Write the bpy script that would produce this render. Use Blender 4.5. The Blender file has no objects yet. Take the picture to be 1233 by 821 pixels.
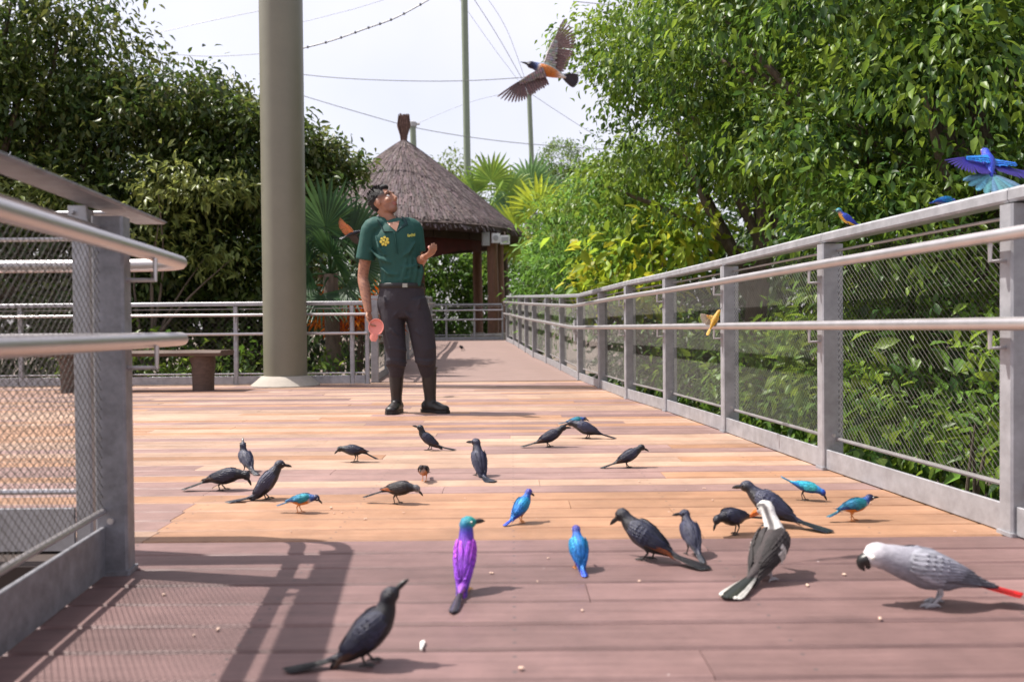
import bpy, bmesh, math, random
import numpy as np
from mathutils import Vector, Matrix
from mathutils.bvhtree import BVHTree

R = math.radians
random.seed(7)
rng = np.random.default_rng(11)
scene = bpy.context.scene
COL = scene.collection

# ------------------------------------------------------------------ camera
FPX = 1000.0                      # focal length in pixels of the 1233 px wide photograph
EYE = 0.66
cam_d = bpy.data.cameras.new('camera')
cam = bpy.data.objects.new('camera', cam_d)
COL.objects.link(cam)
cam_d.sensor_width = 36.0
cam_d.lens = FPX / 1233.0 * 36.0
cam_d.clip_start = 0.02
cam_d.clip_end = 3000
cam_rot = Matrix.Rotation(R(90.0 - 0.89), 4, 'X') @ Matrix.Rotation(R(-0.5), 4, 'Z')
cam.matrix_world = Matrix.Translation((0, 0, EYE)) @ cam_rot
cam_d.dof.use_dof = True
cam_d.dof.focus_distance = 4.6
cam_d.dof.aperture_fstop = 3.0
scene.camera = cam

# ------------------------------------------------------------------ world + sun
SUN_TO = Vector((-0.60, 0.13, 1.0)).normalized()       # towards the sun
sun_el = math.asin(SUN_TO.z)
sun_az = math.atan2(SUN_TO.x, SUN_TO.y)
world = bpy.data.worlds.new('World')
scene.world = world
world.use_nodes = True
wn = world.node_tree.nodes
wl = world.node_tree.links
wn.clear()
w_out = wn.new('ShaderNodeOutputWorld')
w_bg = wn.new('ShaderNodeBackground')
w_sky = wn.new('ShaderNodeTexSky')
w_sky.sky_type = 'NISHITA'
w_sky.sun_disc = False
w_sky.sun_elevation = sun_el
w_sky.sun_rotation = sun_az
w_sky.air_density = 1.0
w_sky.dust_density = 4.0
w_mix = wn.new('ShaderNodeMixRGB')
w_tc = wn.new('ShaderNodeTexCoord')
w_noise = wn.new('ShaderNodeTexNoise')
w_noise.inputs['Scale'].default_value = 1.6
w_noise.inputs['Detail'].default_value = 5
w_ramp = wn.new('ShaderNodeMapRange')
w_ramp.inputs['From Min'].default_value = 0.3
w_ramp.inputs['From Max'].default_value = 0.7
w_ramp.inputs['To Min'].default_value = 0.26
w_ramp.inputs['To Max'].default_value = 0.52
wl.new(w_tc.outputs['Generated'], w_noise.inputs['Vector'])
wl.new(w_noise.outputs['Fac'], w_ramp.inputs['Value'])
wl.new(w_ramp.outputs['Result'], w_mix.inputs['Fac'])
wl.new(w_sky.outputs['Color'], w_mix.inputs['Color1'])
w_mix.inputs['Color2'].default_value = (10.0, 9.4, 10.1, 1)     # thin bright cloud veil
wl.new(w_mix.outputs['Color'], w_bg.inputs['Color'])
w_bg.inputs['Strength'].default_value = 0.108
wl.new(w_bg.outputs['Background'], w_out.inputs['Surface'])

sun_d = bpy.data.lights.new('sun', 'SUN')
sun_d.energy = 5.0
sun_d.angle = R(0.6)
sun_d.color = (1.0, 0.945, 0.88)
sun = bpy.data.objects.new('sun', sun_d)
COL.objects.link(sun)
sun.location = SUN_TO * 30
sun.rotation_euler = SUN_TO.to_track_quat('Z', 'Y').to_euler()

scene.view_settings.view_transform = 'Standard'
scene.view_settings.look = 'None'
scene.view_settings.exposure = 0.58
scene.view_settings.gamma = 1.0
scene.view_settings.use_curve_mapping = False
scene.render.engine = 'CYCLES'
scene.cycles.use_denoising = True
scene.cycles.max_bounces = 6
scene.cycles.transparent_max_bounces = 6
scene.cycles.sample_clamp_indirect = 6


# ------------------------------------------------------------------ photograph -> place
def ray(px, py):
    d = cam_rot.to_3x3() @ Vector(((px - 616.5) / FPX, -(py - 410.5) / FPX, -1.0))
    return d


def gp(px, py, z=0.0):
    """the place on a level surface at height z that is seen at this spot"""
    d = ray(px, py)
    t = (z - EYE) / d.z
    return Vector((d.x * t, d.y * t, z))


def at(px, py, Y):
    """the place at distance Y ahead that is seen at this spot"""
    d = ray(px, py)
    t = Y / d.y
    return Vector((d.x * t, Y, EYE + d.z * t))


# ------------------------------------------------------------------ materials
MATS = {}


def nodes_of(name):
    m = bpy.data.materials.new(name)
    m.use_nodes = True
    nt = m.node_tree
    b = nt.nodes['Principled BSDF']
    MATS[name] = m
    return m, nt, b


def simple(name, col, rough=0.5, metal=0.0, var=0.0, scale=20.0, bump=0.0, bscale=None, stretch=None, col2=None, spec=0.5, objvar=0.0, coat=0.0):
    m, nt, b = nodes_of(name)
    N = nt.nodes
    L = nt.links
    b.inputs['Roughness'].default_value = rough
    b.inputs['Metallic'].default_value = metal
    b.inputs['Specular IOR Level'].default_value = spec
    if coat:
        b.inputs['Coat Weight'].default_value = coat
        b.inputs['Coat Roughness'].default_value = 0.25
    b.inputs['Base Color'].default_value = (*col, 1)
    tc = N.new('ShaderNodeTexCoord')
    mp = N.new('ShaderNodeMapping')
    L.new(tc.outputs['Object'], mp.inputs['Vector'])
    if stretch:
        mp.inputs['Scale'].default_value = stretch
    if var > 0 or col2:
        n = N.new('ShaderNodeTexNoise')
        n.inputs['Scale'].default_value = scale
        n.inputs['Detail'].default_value = 6
        n.inputs['Roughness'].default_value = 0.65
        L.new(mp.outputs['Vector'], n.inputs['Vector'])
        mr = N.new('ShaderNodeMapRange')
        mr.inputs['From Min'].default_value = 0.3
        mr.inputs['From Max'].default_value = 0.7
        L.new(n.outputs['Fac'], mr.inputs['Value'])
        mx = N.new('ShaderNodeMixRGB')
        c2 = col2 if col2 else tuple(min(1, c * (1 + var)) for c in col)
        c1 = col if col2 else tuple(c * (1 - var) for c in col)
        mx.inputs['Color1'].default_value = (*c1, 1)
        mx.inputs['Color2'].default_value = (*c2, 1)
        L.new(mr.outputs['Result'], mx.inputs['Fac'])
        last = mx.outputs['Color']
        if objvar:
            oi = N.new('ShaderNodeObjectInfo')
            mo = N.new('ShaderNodeMapRange')
            mo.inputs['To Min'].default_value = 1 - objvar
            mo.inputs['To Max'].default_value = 1 + objvar
            L.new(oi.outputs['Random'], mo.inputs['Value'])
            hs = N.new('ShaderNodeHueSaturation')
            L.new(mo.outputs['Result'], hs.inputs['Value'])
            L.new(last, hs.inputs['Color'])
            last = hs.outputs['Color']
        L.new(last, b.inputs['Base Color'])
        mr2 = N.new('ShaderNodeMapRange')
        mr2.inputs['To Min'].default_value = max(0.02, rough - 0.08)
        mr2.inputs['To Max'].default_value = min(1, rough + 0.12)
        L.new(n.outputs['Fac'], mr2.inputs['Value'])
        L.new(mr2.outputs['Result'], b.inputs['Roughness'])
    if bump > 0:
        n2 = N.new('ShaderNodeTexNoise')
        n2.inputs['Scale'].default_value = bscale or scale * 3
        n2.inputs['Detail'].default_value = 4
        L.new(mp.outputs['Vector'], n2.inputs['Vector'])
        bp = N.new('ShaderNodeBump')
        bp.inputs['Strength'].default_value = bump
        bp.inputs['Distance'].default_value = 0.01
        L.new(n2.outputs['Fac'], bp.inputs['Height'])
        L.new(bp.outputs['Normal'], b.inputs['Normal'])
    return m


def attr_mat(name, rough=0.4, metal=0.0, translucent=0.0, bump=0.0, bscale=200, stretch=None, spec=0.5, var=0.15, coat=0.0, vscale=60):
    m, nt, b = nodes_of(name)
    N = nt.nodes
    L = nt.links
    at_ = N.new('ShaderNodeAttribute')
    at_.attribute_name = 'Col'
    last = at_.outputs['Color']
    tc = N.new('ShaderNodeTexCoord')
    mp = N.new('ShaderNodeMapping')
    if stretch:
        mp.inputs['Scale'].default_value = stretch
    L.new(tc.outputs['Object'], mp.inputs['Vector'])
    if var:
        n = N.new('ShaderNodeTexNoise')
        n.inputs['Scale'].default_value = vscale
        n.inputs['Detail'].default_value = 4
        L.new(mp.outputs['Vector'], n.inputs['Vector'])
        mr = N.new('ShaderNodeMapRange')
        mr.inputs['From Min'].default_value = 0.3
        mr.inputs['From Max'].default_value = 0.7
        mr.inputs['To Min'].default_value = 1 - var
        mr.inputs['To Max'].default_value = 1 + var
        L.new(n.outputs['Fac'], mr.inputs['Value'])
        hs = N.new('ShaderNodeHueSaturation')
        L.new(mr.outputs['Result'], hs.inputs['Value'])
        L.new(last, hs.inputs['Color'])
        last = hs.outputs['Color']
    L.new(last, b.inputs['Base Color'])
    b.inputs['Roughness'].default_value = rough
    b.inputs['Metallic'].default_value = metal
    b.inputs['Specular IOR Level'].default_value = spec
    if coat:
        b.inputs['Coat Weight'].default_value = coat
        b.inputs['Coat Roughness'].default_value = 0.3
    if bump:
        n2 = N.new('ShaderNodeTexNoise')
        n2.inputs['Scale'].default_value = bscale
        L.new(mp.outputs['Vector'], n2.inputs['Vector'])
        bp = N.new('ShaderNodeBump')
        bp.inputs['Strength'].default_value = bump
        bp.inputs['Distance'].default_value = 0.002
        L.new(n2.outputs['Fac'], bp.inputs['Height'])
        L.new(bp.outputs['Normal'], b.inputs['Normal'])
    if translucent:
        tr = N.new('ShaderNodeBsdfTranslucent')
        hs2 = N.new('ShaderNodeHueSaturation')
        hs2.inputs['Value'].default_value = 1.7
        hs2.inputs['Hue'].default_value = 0.485
        L.new(last, hs2.inputs['Color'])
        L.new(hs2.outputs['Color'], tr.inputs['Color'])
        ms = N.new('ShaderNodeMixShader')
        ms.inputs['Fac'].default_value = translucent
        L.new(b.outputs['BSDF'], ms.inputs[1])
        L.new(tr.outputs['BSDF'], ms.inputs[2])
        L.new(ms.outputs['Shader'], N['Material Output'].inputs['Surface'])
    return m


simple('soil', (0.15, 0.115, 0.09), 0.95, var=0.5, scale=1.2, bump=0.8, bscale=9)
simple('deck_under', (0.05, 0.035, 0.03), 0.9, var=0.3, scale=5)


def board_mat(name, c1, c2):
    m, nt, b = nodes_of(name)
    N = nt.nodes
    L = nt.links
    tc = N.new('ShaderNodeTexCoord')
    oi = N.new('ShaderNodeObjectInfo')
    # grain runs along the board (x); every board reads its own patch of grain
    off = N.new('ShaderNodeVectorMath')
    off.operation = 'ADD'
    cx = N.new('ShaderNodeCombineXYZ')
    ml = N.new('ShaderNodeMath')
    ml.operation = 'MULTIPLY'
    ml.inputs[1].default_value = 57.0
    L.new(oi.outputs['Random'], ml.inputs[0])
    L.new(ml.outputs[0], cx.inputs['Z'])
    L.new(tc.outputs['Object'], off.inputs[0])
    L.new(cx.outputs['Vector'], off.inputs[1])
    mp = N.new('ShaderNodeMapping')
    mp.inputs['Scale'].default_value = (1.5, 22, 1)
    L.new(off.outputs['Vector'], mp.inputs['Vector'])
    n = N.new('ShaderNodeTexNoise')
    n.inputs['Scale'].default_value = 1.6
    n.inputs['Detail'].default_value = 7
    n.inputs['Roughness'].default_value = 0.7
    L.new(mp.outputs['Vector'], n.inputs['Vector'])
    mr = N.new('ShaderNodeMapRange')
    mr.inputs['From Min'].default_value = 0.3
    mr.inputs['From Max'].default_value = 0.7
    L.new(n.outputs['Fac'], mr.inputs['Value'])
    mx = N.new('ShaderNodeMixRGB')
    mx.inputs['Color1'].default_value = (*c1, 1)
    mx.inputs['Color2'].default_value = (*c2, 1)
    L.new(mr.outputs['Result'], mx.inputs['Fac'])
    # stains and scuffs
    n3 = N.new('ShaderNodeTexNoise')
    n3.inputs['Scale'].default_value = 3.0
    n3.inputs['Detail'].default_value = 8
    n3.inputs['Roughness'].default_value = 0.75
    L.new(off.outputs['Vector'], n3.inputs['Vector'])
    mr3 = N.new('ShaderNodeMapRange')
    mr3.inputs['From Min'].default_value = 0.35
    mr3.inputs['From Max'].default_value = 0.75
    mr3.inputs['To Min'].default_value = 1.1
    mr3.inputs['To Max'].default_value = 0.72
    L.new(n3.outputs['Fac'], mr3.inputs['Value'])
    mo = N.new('ShaderNodeMapRange')
    mo.inputs['To Min'].default_value = 0.88
    mo.inputs['To Max'].default_value = 1.12
    L.new(oi.outputs['Random'], mo.inputs['Value'])
    mm = N.new('ShaderNodeMath')
    mm.operation = 'MULTIPLY'
    L.new(mr3.outputs['Result'], mm.inputs[0])
    L.new(mo.outputs['Result'], mm.inputs[1])
    hs = N.new('ShaderNodeHueSaturation')
    L.new(mm.outputs[0], hs.inputs['Value'])
    L.new(mx.outputs['Color'], hs.inputs['Color'])
    n4 = N.new('ShaderNodeTexNoise')
    n4.inputs['Scale'].default_value = 1.7
    n4.inputs['Detail'].default_value = 9
    n4.inputs['Roughness'].default_value = 0.72
    L.new(tc.outputs['Object'], n4.inputs['Vector'])
    mr4 = N.new('ShaderNodeMapRange')
    mr4.inputs['From Min'].default_value = 0.36
    mr4.inputs['From Max'].default_value = 0.66
    mr4.inputs['To Min'].default_value = 1.12
    mr4.inputs['To Max'].default_value = 0.80
    L.new(n4.outputs['Fac'], mr4.inputs['Value'])
    hs4 = N.new('ShaderNodeHueSaturation')
    L.new(mr4.outputs['Result'], hs4.inputs['Value'])
    L.new(hs.outputs['Color'], hs4.inputs['Color'])
    hs = hs4
    # small bright specks of dropped food and droppings
    vo = N.new('ShaderNodeTexVoronoi')
    vo.inputs['Scale'].default_value = 9.0
    L.new(off.outputs['Vector'], vo.inputs['Vector'])
    ms = N.new('ShaderNodeMapRange')
    ms.inputs['From Min'].default_value = 0.035
    ms.inputs['From Max'].default_value = 0.02
    L.new(vo.outputs['Distance'], ms.inputs['Value'])
    gate = N.new('ShaderNodeMath')
    gate.operation = 'GREATER_THAN'
    gate.inputs[1].default_value = 0.6
    sp = N.new('ShaderNodeSeparateColor')
    L.new(vo.outputs['Color'], sp.inputs['Color'])
    L.new(sp.outputs['Red'], gate.inputs[0])
    mg = N.new('ShaderNodeMath')
    mg.operation = 'MULTIPLY'
    L.new(gate.outputs[0], mg.inputs[0])
    L.new(ms.outputs['Result'], mg.inputs[1])
    mx2 = N.new('ShaderNodeMixRGB')
    mx2.inputs['Color2'].default_value = (0.6, 0.52, 0.5, 1)
    L.new(mg.outputs[0], mx2.inputs['Fac'])
    L.new(hs.outputs['Color'], mx2.inputs['Color1'])
    # screw heads: two per board over each joist
    sx = N.new('ShaderNodeSeparateXYZ')
    L.new(tc.outputs['Object'], sx.inputs['Vector'])

    def math_(op, a_, b_=None):
        q = N.new('ShaderNodeMath')
        q.operation = op
        for i_, w_ in enumerate((a_, b_)):
            if w_ is None:
                continue
            if isinstance(w_, (int, float)):
                q.inputs[i_].default_value = w_
            else:
                L.new(w_, q.inputs[i_])
        return q.outputs[0]
    fx = math_('PINGPONG', sx.outputs['X'], 0.29)
    fy = math_('PINGPONG', math_('ADD', sx.outputs['Y'], 0.224 + 0.037), 0.074)
    fy2 = math_('ABSOLUTE', math_('SUBTRACT', fy, 0.037))
    fy3 = math_('SUBTRACT', 0.037, fy2)
    dd_ = math_('SQRT', math_('ADD', math_('POWER', fx, 2.0), math_('POWER', fy3, 2.0)))
    sc_ = math_('LESS_THAN', dd_, 0.0042)
    mx3 = N.new('ShaderNodeMixRGB')
    mx3.inputs['Color2'].default_value = (0.07, 0.06, 0.06, 1)
    L.new(sc_, mx3.inputs['Fac'])
    L.new(mx2.outputs['Color'], mx3.inputs['Color1'])
    L.new(mx3.outputs['Color'], b.inputs['Base Color'])
    b.inputs['Roughness'].default_value = 0.55
    b.inputs['Specular IOR Level'].default_value = 0.45
    # fine tread grooves along the board
    wv = N.new('ShaderNodeTexNoise')
    wv.inputs['Scale'].default_value = 3.0
    wv.inputs['Detail'].default_value = 3
    mp2 = N.new('ShaderNodeMapping')
    mp2.inputs['Scale'].default_value = (2, 90, 1)
    L.new(off.outputs['Vector'], mp2.inputs['Vector'])
    L.new(mp2.outputs['Vector'], wv.inputs['Vector'])
    bp = N.new('ShaderNodeBump')
    bp.inputs['Strength'].default_value = 0.35
    bp.inputs['Distance'].default_value = 0.004
    L.new(wv.outputs['Fac'], bp.inputs['Height'])
    L.new(bp.outputs['Normal'], b.inputs['Normal'])
    return m


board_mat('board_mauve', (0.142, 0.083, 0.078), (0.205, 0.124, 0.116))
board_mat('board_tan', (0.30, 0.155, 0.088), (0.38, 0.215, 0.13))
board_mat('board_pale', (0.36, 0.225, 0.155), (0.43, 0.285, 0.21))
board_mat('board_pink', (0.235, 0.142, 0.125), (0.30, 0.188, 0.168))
simple('ramp_floor', (0.23, 0.155, 0.135), 0.7, var=0.25, scale=6, stretch=(0.5, 6, 1), bump=0.2)
simple('galv_shaded', (0.24, 0.24, 0.26), 0.5, metal=0.5, var=0.3, scale=22, bump=0.1, bscale=60)  # mottled steel, base colour darkened to hold the shade on the near left posts
simple('galv_light', (0.37, 0.37, 0.39), 0.48, metal=0.45, var=0.2, scale=14, bump=0.08, bscale=50)
simple('steel', (0.56, 0.53, 0.53), 0.33, metal=0.75, var=0.08, scale=9)
simple('wire', (0.07, 0.064, 0.058), 0.55, metal=0.3, spec=.3)
simple('pillar_paint', (0.185, 0.178, 0.132), 0.42, var=0.07, scale=3, bump=0.05, bscale=30)
simple('concrete', (0.36, 0.325, 0.28), 0.8, var=0.12, scale=8, bump=0.3, bscale=40)
simple('bench_wood', (0.095, 0.06, 0.045), 0.7, var=0.35, scale=7, stretch=(1, 6, 6), bump=0.4)
simple('timber', (0.18, 0.085, 0.05), 0.65, var=0.3, scale=5, stretch=(6, 6, 0.8), bump=0.4)
simple('dark_timber', (0.05, 0.03, 0.022), 0.75, var=0.3, scale=5, bump=0.3)
simple('red_cloth', (0.075, 0.014, 0.012), 0.8, var=0.3, scale=4)
simple('pole_paint', (0.20, 0.24, 0.17), 0.5, var=0.08, scale=4)
simple('cable', (0.16, 0.16, 0.17), 0.5, metal=0.4)
simple('white_box', (0.75, 0.75, 0.74), 0.4, var=0.05)
simple('grey_box', (0.38, 0.38, 0.38), 0.5, var=0.1)
simple('black_plastic', (0.012, 0.012, 0.013), 0.35)
simple('bark', (0.13, 0.10, 0.075), 0.9, var=0.4, scale=6, stretch=(4, 4, 1), bump=0.9, bscale=14)
attr_mat('leaf_gloss', 0.42, spec=0.36, translucent=0.36, var=0.15, vscale=9)
attr_mat('leaf_soft', 0.5, spec=.3, translucent=0.4, var=0.15, vscale=6)
attr_mat('thatch', 0.9, var=0.3, vscale=14, spec=0.2)
attr_mat('feather', 0.30, metal=0.0, var=0.35, vscale=120, bump=0.8, bscale=380, stretch=(1, 2.4, 2.4), spec=0.45)
attr_mat('feather_sheen', 0.38, metal=0.45, var=0.35, vscale=110, bump=0.8, bscale=260, stretch=(1, 2.2, 2.2), spec=0.6)
attr_mat('feather_matte', 0.7, var=0.18, vscale=70, bump=0.7, bscale=220, stretch=(1, 2, 2), spec=0.3)
attr_mat('skin', 0.5, var=0.10, vscale=18, spec=0.45)
simple('eye_dark', (0.008, 0.006, 0.006), 0.1)
simple('eye_white', (0.8, 0.78, 0.7), 0.2)
simple('bill_black', (0.012, 0.011, 0.011), 0.35)
simple('bill_orange', (0.65, 0.16, 0.03), 0.35)
simple('leg_dark', (0.03, 0.026, 0.025), 0.6)
simple('leg_orange', (0.55, 0.20, 0.05), 0.55)
simple('leg_grey', (0.42, 0.40, 0.42), 0.7, var=0.2, scale=200, bump=0.5)
simple('leg_yellow', (0.65, 0.36, 0.07), 0.55)
simple('shirt', (0.008, 0.066, 0.054), 0.75, var=0.12, scale=40, bump=0.45, bscale=16)
simple('collar', (0.006, 0.035, 0.036), 0.8)
simple('trousers', (0.026, 0.022, 0.030), 0.8, var=0.2, scale=12, bump=0.7, bscale=13)
simple('boot', (0.014, 0.011, 0.011), 0.42, var=0.3, scale=14, bump=0.12, bscale=14)
simple('hair', (0.006, 0.005, 0.005), 0.65, var=0.3, scale=60, bump=0.8, bscale=150)
simple('belt', (0.01, 0.009, 0.009), 0.5)
simple('metal_bright', (0.4, 0.38, 0.33), 0.35, metal=1.0)
simple('gold_thread', (0.62, 0.50, 0.07), 0.6, var=0.25, scale=120)
simple('yellow_thread', (0.42, 0.45, 0.09), 0.6)
simple('pink_plastic', (0.72, 0.25, 0.20), 0.45, var=0.08, scale=20)
simple('meat', (0.70, 0.32, 0.28), 0.4, var=0.3, scale=60)
simple('eye_sclera', (0.75, 0.72, 0.68), 0.2)
simple('lip', (0.30, 0.10, 0.08), 0.5)
simple('feather_white', (0.78, 0.76, 0.72), 0.8, var=0.05)
simple('crumb', (0.62, 0.44, 0.34), 0.8, var=0.3, scale=150)


# ------------------------------------------------------------------ mesh building
class MB:
    def __init__(self):
        self.v = []
        self.f = []
        self.c = []

    def add(self, verts, faces, col=None):
        o = len(self.v)
        self.v.extend([tuple(p) for p in verts])
        self.f.extend([tuple(i + o for i in f) for f in faces])
        if col is None:
            col = (0.5, 0.5, 0.5)
        if isinstance(col, list):
            self.c.extend(col)
        else:
            self.c.extend([col] * len(verts))

    def box(self, x0, x1, y0, y1, z0, z1, col=None):
        self.add([(x0, y0, z0), (x1, y0, z0), (x1, y1, z0), (x0, y1, z0), (x0, y0, z1), (x1, y0, z1), (x1, y1, z1), (x0, y1, z1)],
                 [(0, 3, 2, 1), (4, 5, 6, 7), (0, 1, 5, 4), (1, 2, 6, 5), (2, 3, 7, 6), (3, 0, 4, 7)], col)

    def obox(self, c, ax, ay, az, sx, sy, sz, ch=0.0, col=None):
        """box with its own axes, edges along az chamfered by ch"""
        c = Vector(c)
        hx, hy, hz = sx / 2, sy / 2, sz / 2
        if ch > 0:
            pr = [(-hx + ch, -hy), (hx - ch, -hy), (hx, -hy + ch), (hx, hy - ch), (hx - ch, hy), (-hx + ch, hy), (-hx, hy - ch), (-hx, -hy + ch)]
        else:
            pr = [(-hx, -hy), (hx, -hy), (hx, hy), (-hx, hy)]
        n = len(pr)
        vs = [c + ax * p[0] + ay * p[1] - az * hz for p in pr] + [c + ax * p[0] + ay * p[1] + az * hz for p in pr]
        fs = [tuple(range(n - 1, -1, -1)), tuple(range(n, 2 * n))] + [(i, (i + 1) % n, n + (i + 1) % n, n + i) for i in range(n)]
        self.add(vs, fs, col)

    def beam(self, a, b, w, h, ch=0.0, col=None):
        a = Vector(a)
        b = Vector(b)
        d = (b - a)
        ln = d.length
        d.normalize()
        side = d.cross(Vector((0, 0, 1)))
        if side.length < 1e-4:
            side = Vector((1, 0, 0))
        side.normalize()
        up = side.cross(d).normalized()
        self.obox((a + b) / 2, side, up, d, w, h, ln, ch, col)

    def rings(self, rings, cols=None, caps=True):
        n = len(rings[0])
        vs = [p for r in rings for p in r]
        fs = []
        for i in range(len(rings) - 1):
            for j in range(n):
                k = (j + 1) % n
                fs.append((i * n + j, i * n + k, (i + 1) * n + k, (i + 1) * n + j))
        if caps:
            fs.append(tuple(range(n - 1, -1, -1)))
            m = (len(rings) - 1) * n
            fs.append(tuple(m + j for j in range(n)))
        self.add(vs, fs, cols)

    def tube(self, pts, r, n=8, ref=None, flat=1.0, caps=True, col=None):
        """tube along pts; r is a number, a list, or a list of (across, along ref) pairs"""
        pts = [Vector(p) for p in pts]
        m = len(pts)
        if not isinstance(r, (list, tuple)):
            r = [r] * m
        rs = []
        prev = None
        for i, p in enumerate(pts):
            t = (pts[min(i + 1, m - 1)] - pts[max(i - 1, 0)])
            if t.length < 1e-9:
                t = Vector((0, 0, 1))
            t.normalize()
            if ref is not None:
                u = Vector(ref) - t * Vector(ref).dot(t)
            elif prev is None:
                u = Vector((0, 0, 1)) if abs(t.z) < 0.9 else Vector((1, 0, 0))
                u = u - t * u.dot(t)
            else:
                u = prev - t * prev.dot(t)
            u.normalize()
            prev = u
            w = t.cross(u)
            ra, rb = r[i] if isinstance(r[i], (list, tuple)) else (r[i], r[i] * flat)
            rs.append([p + w * (ra * math.cos(a)) + u * (rb * math.sin(a)) for a in [2 * math.pi * k / n for k in range(n)]])
        self.rings(rs, None if col is None else [col] * (m * n), caps)

    def lathe(self, prof, c=(0, 0, 0), n=24, col=None):
        c = Vector(c)
        rs = [[c + Vector((r * math.cos(a), r * math.sin(a), z)) for a in [2 * math.pi * k / n for k in range(n)]] for r, z in prof]
        self.rings(rs, None if col is None else [col] * (len(prof) * n))

    def ball(self, c, rx, ry=None, rz=None, M=None, n=12, m=8, col=None):
        ry = ry or rx
        rz = rz or rx
        c = Vector(c)
        rs = []
        for i in range(m + 1):
            th = math.pi * min(max(i / m, 0.02), 0.98)
            ring = []
            for k in range(n):
                a = 2 * math.pi * k / n
                p = Vector((rx * math.sin(th) * math.cos(a), ry * math.sin(th) * math.sin(a), -rz * math.cos(th)))
                ring.append(c + (M @ p if M is not None else p))
            rs.append(ring)
        self.rings(rs, None if col is None else [col] * ((m + 1) * n))

    def mesh(self, name):
        me = bpy.data.meshes.new(name)
        me.from_pydata([tuple(p) for p in self.v], [], self.f)
        if self.c:
            a = me.color_attributes.new('Col', 'FLOAT_COLOR', 'POINT')
            a.data.foreach_set('color', np.array([(*c[:3], 1.0) for c in self.c], dtype=np.float32).ravel())
        me.update()
        return me

    def build(self, name, mat, parent=None, smooth=True, world=True):
        if world and parent is not None:
            o0 = parent.matrix_local.translation if parent.parent is None else Vector((0, 0, 0))
            root = parent
            while root.parent is not None:
                root = root.parent
            o0 = root.location
            self.v = [(p[0] - o0[0], p[1] - o0[1], p[2] - o0[2]) for p in self.v]
        me = self.mesh(name)
        return link(name, me, mat, parent, smooth)


def link(name, me, mat, parent=None, smooth=True):
    if mat:
        me.materials.append(MATS[mat])
    if smooth:
        me.polygons.foreach_set('use_smooth', np.ones(len(me.polygons), dtype=bool))
        try:
            me.set_sharp_from_angle(angle=R(40))
        except Exception:
            pass
    o = bpy.data.objects.new(name, me)
    COL.objects.link(o)
    if parent is not None:
        o.parent = parent
    return o


def tag(o, label, cat, group=None, kind=None):
    o['label'] = label
    o['category'] = cat
    if group:
        o['group'] = group
    if kind:
        o['kind'] = kind
    return o


def thing(name, label, cat, loc=(0, 0, 0), rotz=0.0, group=None):
    o = bpy.data.objects.new(name, None)
    o.empty_display_size = 0.1
    COL.objects.link(o)
    o.location = loc
    o.rotation_euler = (0, 0, rotz)
    return tag(o, label, cat, group)


def np_mesh(name, V, F, C):
    """V (n,3), F (m,k) faces of one size, C (n,3)"""
    me = bpy.data.meshes.new(name)
    n, m, k = len(V), len(F), F.shape[1]
    me.vertices.add(n)
    me.vertices.foreach_set('co', V.astype(np.float32).ravel())
    me.loops.add(m * k)
    me.loops.foreach_set('vertex_index', F.astype(np.int32).ravel())
    me.polygons.add(m)
    me.polygons.foreach_set('loop_start', np.arange(0, m * k, k, dtype=np.int32))
    me.polygons.foreach_set('loop_total', np.full(m, k, dtype=np.int32))
    a = me.color_attributes.new('Col', 'FLOAT_COLOR', 'POINT')
    a.data.foreach_set('color', np.hstack([C, np.ones((n, 1))]).astype(np.float32).ravel())
    me.update(calc_edges=True)
    return me


def remeshed(mb, voxel, smooth_n=4, factor=0.5):
    me = mb.mesh('tmp')
    o = bpy.data.objects.new('tmp', me)
    COL.objects.link(o)
    md = o.modifiers.new('r', 'REMESH')
    md.mode = 'VOXEL'
    md.voxel_size = voxel
    if smooth_n:
        s = o.modifiers.new('s', 'SMOOTH')
        s.iterations = smooth_n
        s.factor = factor
    dg = bpy.context.evaluated_depsgraph_get()
    dg.update()
    out = bpy.data.meshes.new_from_object(o.evaluated_get(dg))
    bpy.data.objects.remove(o)
    bpy.data.meshes.remove(me)
    return out


def set_col(me, fn):
    if 'Col' in me.color_attributes:
        me.color_attributes.remove(me.color_attributes['Col'])
    a = me.color_attributes.new('Col', 'FLOAT_COLOR', 'POINT')
    a.data.foreach_set('color', np.array([(*fn(v.co), 1.0) for v in me.vertices], dtype=np.float32).ravel())


def catmull(P, n):
    P = np.array(P, dtype=float)
    m = len(P)
    out = []
    for i in range(n):
        t = i / (n - 1) * (m - 1)
        k = min(int(t), m - 2)
        u = t - k
        p0, p1, p2, p3 = P[max(k - 1, 0)], P[k], P[k + 1], P[min(k + 2, m - 1)]
        out.append(0.5 * (2 * p1 + (p2 - p0) * u + (2 * p0 - 5 * p1 + 4 * p2 - p3) * u * u + (3 * p1 - p0 - 3 * p2 + p3) * u ** 3))
    return np.array(out)


# ------------------------------------------------------------------ ground, deck, ramp
g = MB()
g.add([(-1500, -1500, -1.1), (1500, -1500, -1.1), (1500, 1500, -1.1), (-1500, 1500, -1.1)], [(0, 1, 2, 3)])
tag(g.build('ground', 'soil', smooth=False), 'brown bare soil far below the boardwalk', 'ground', kind='structure')

RIGHT_POSTS = [(1.93, -0.9), (1.82, 0.2), (1.71, 1.42)] + [tuple(gp(x, y).xy) for x, y in ((1228, 643), (1000, 564), (879, 520), (807, 495), (759, 480), (726, 467.5), (700, 457.5))]


def right_edge(y):
    P = RIGHT_POSTS
    for (x0, y0), (x1, y1) in zip(P, P[1:]):
        if y <= y1:
            return x0 + (x1 - x0) * (y - y0) / (y1 - y0)
    return P[-1][0]


def left_edge(y):
    return -1.03 - 0.112 * (y - 1.72)


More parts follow.
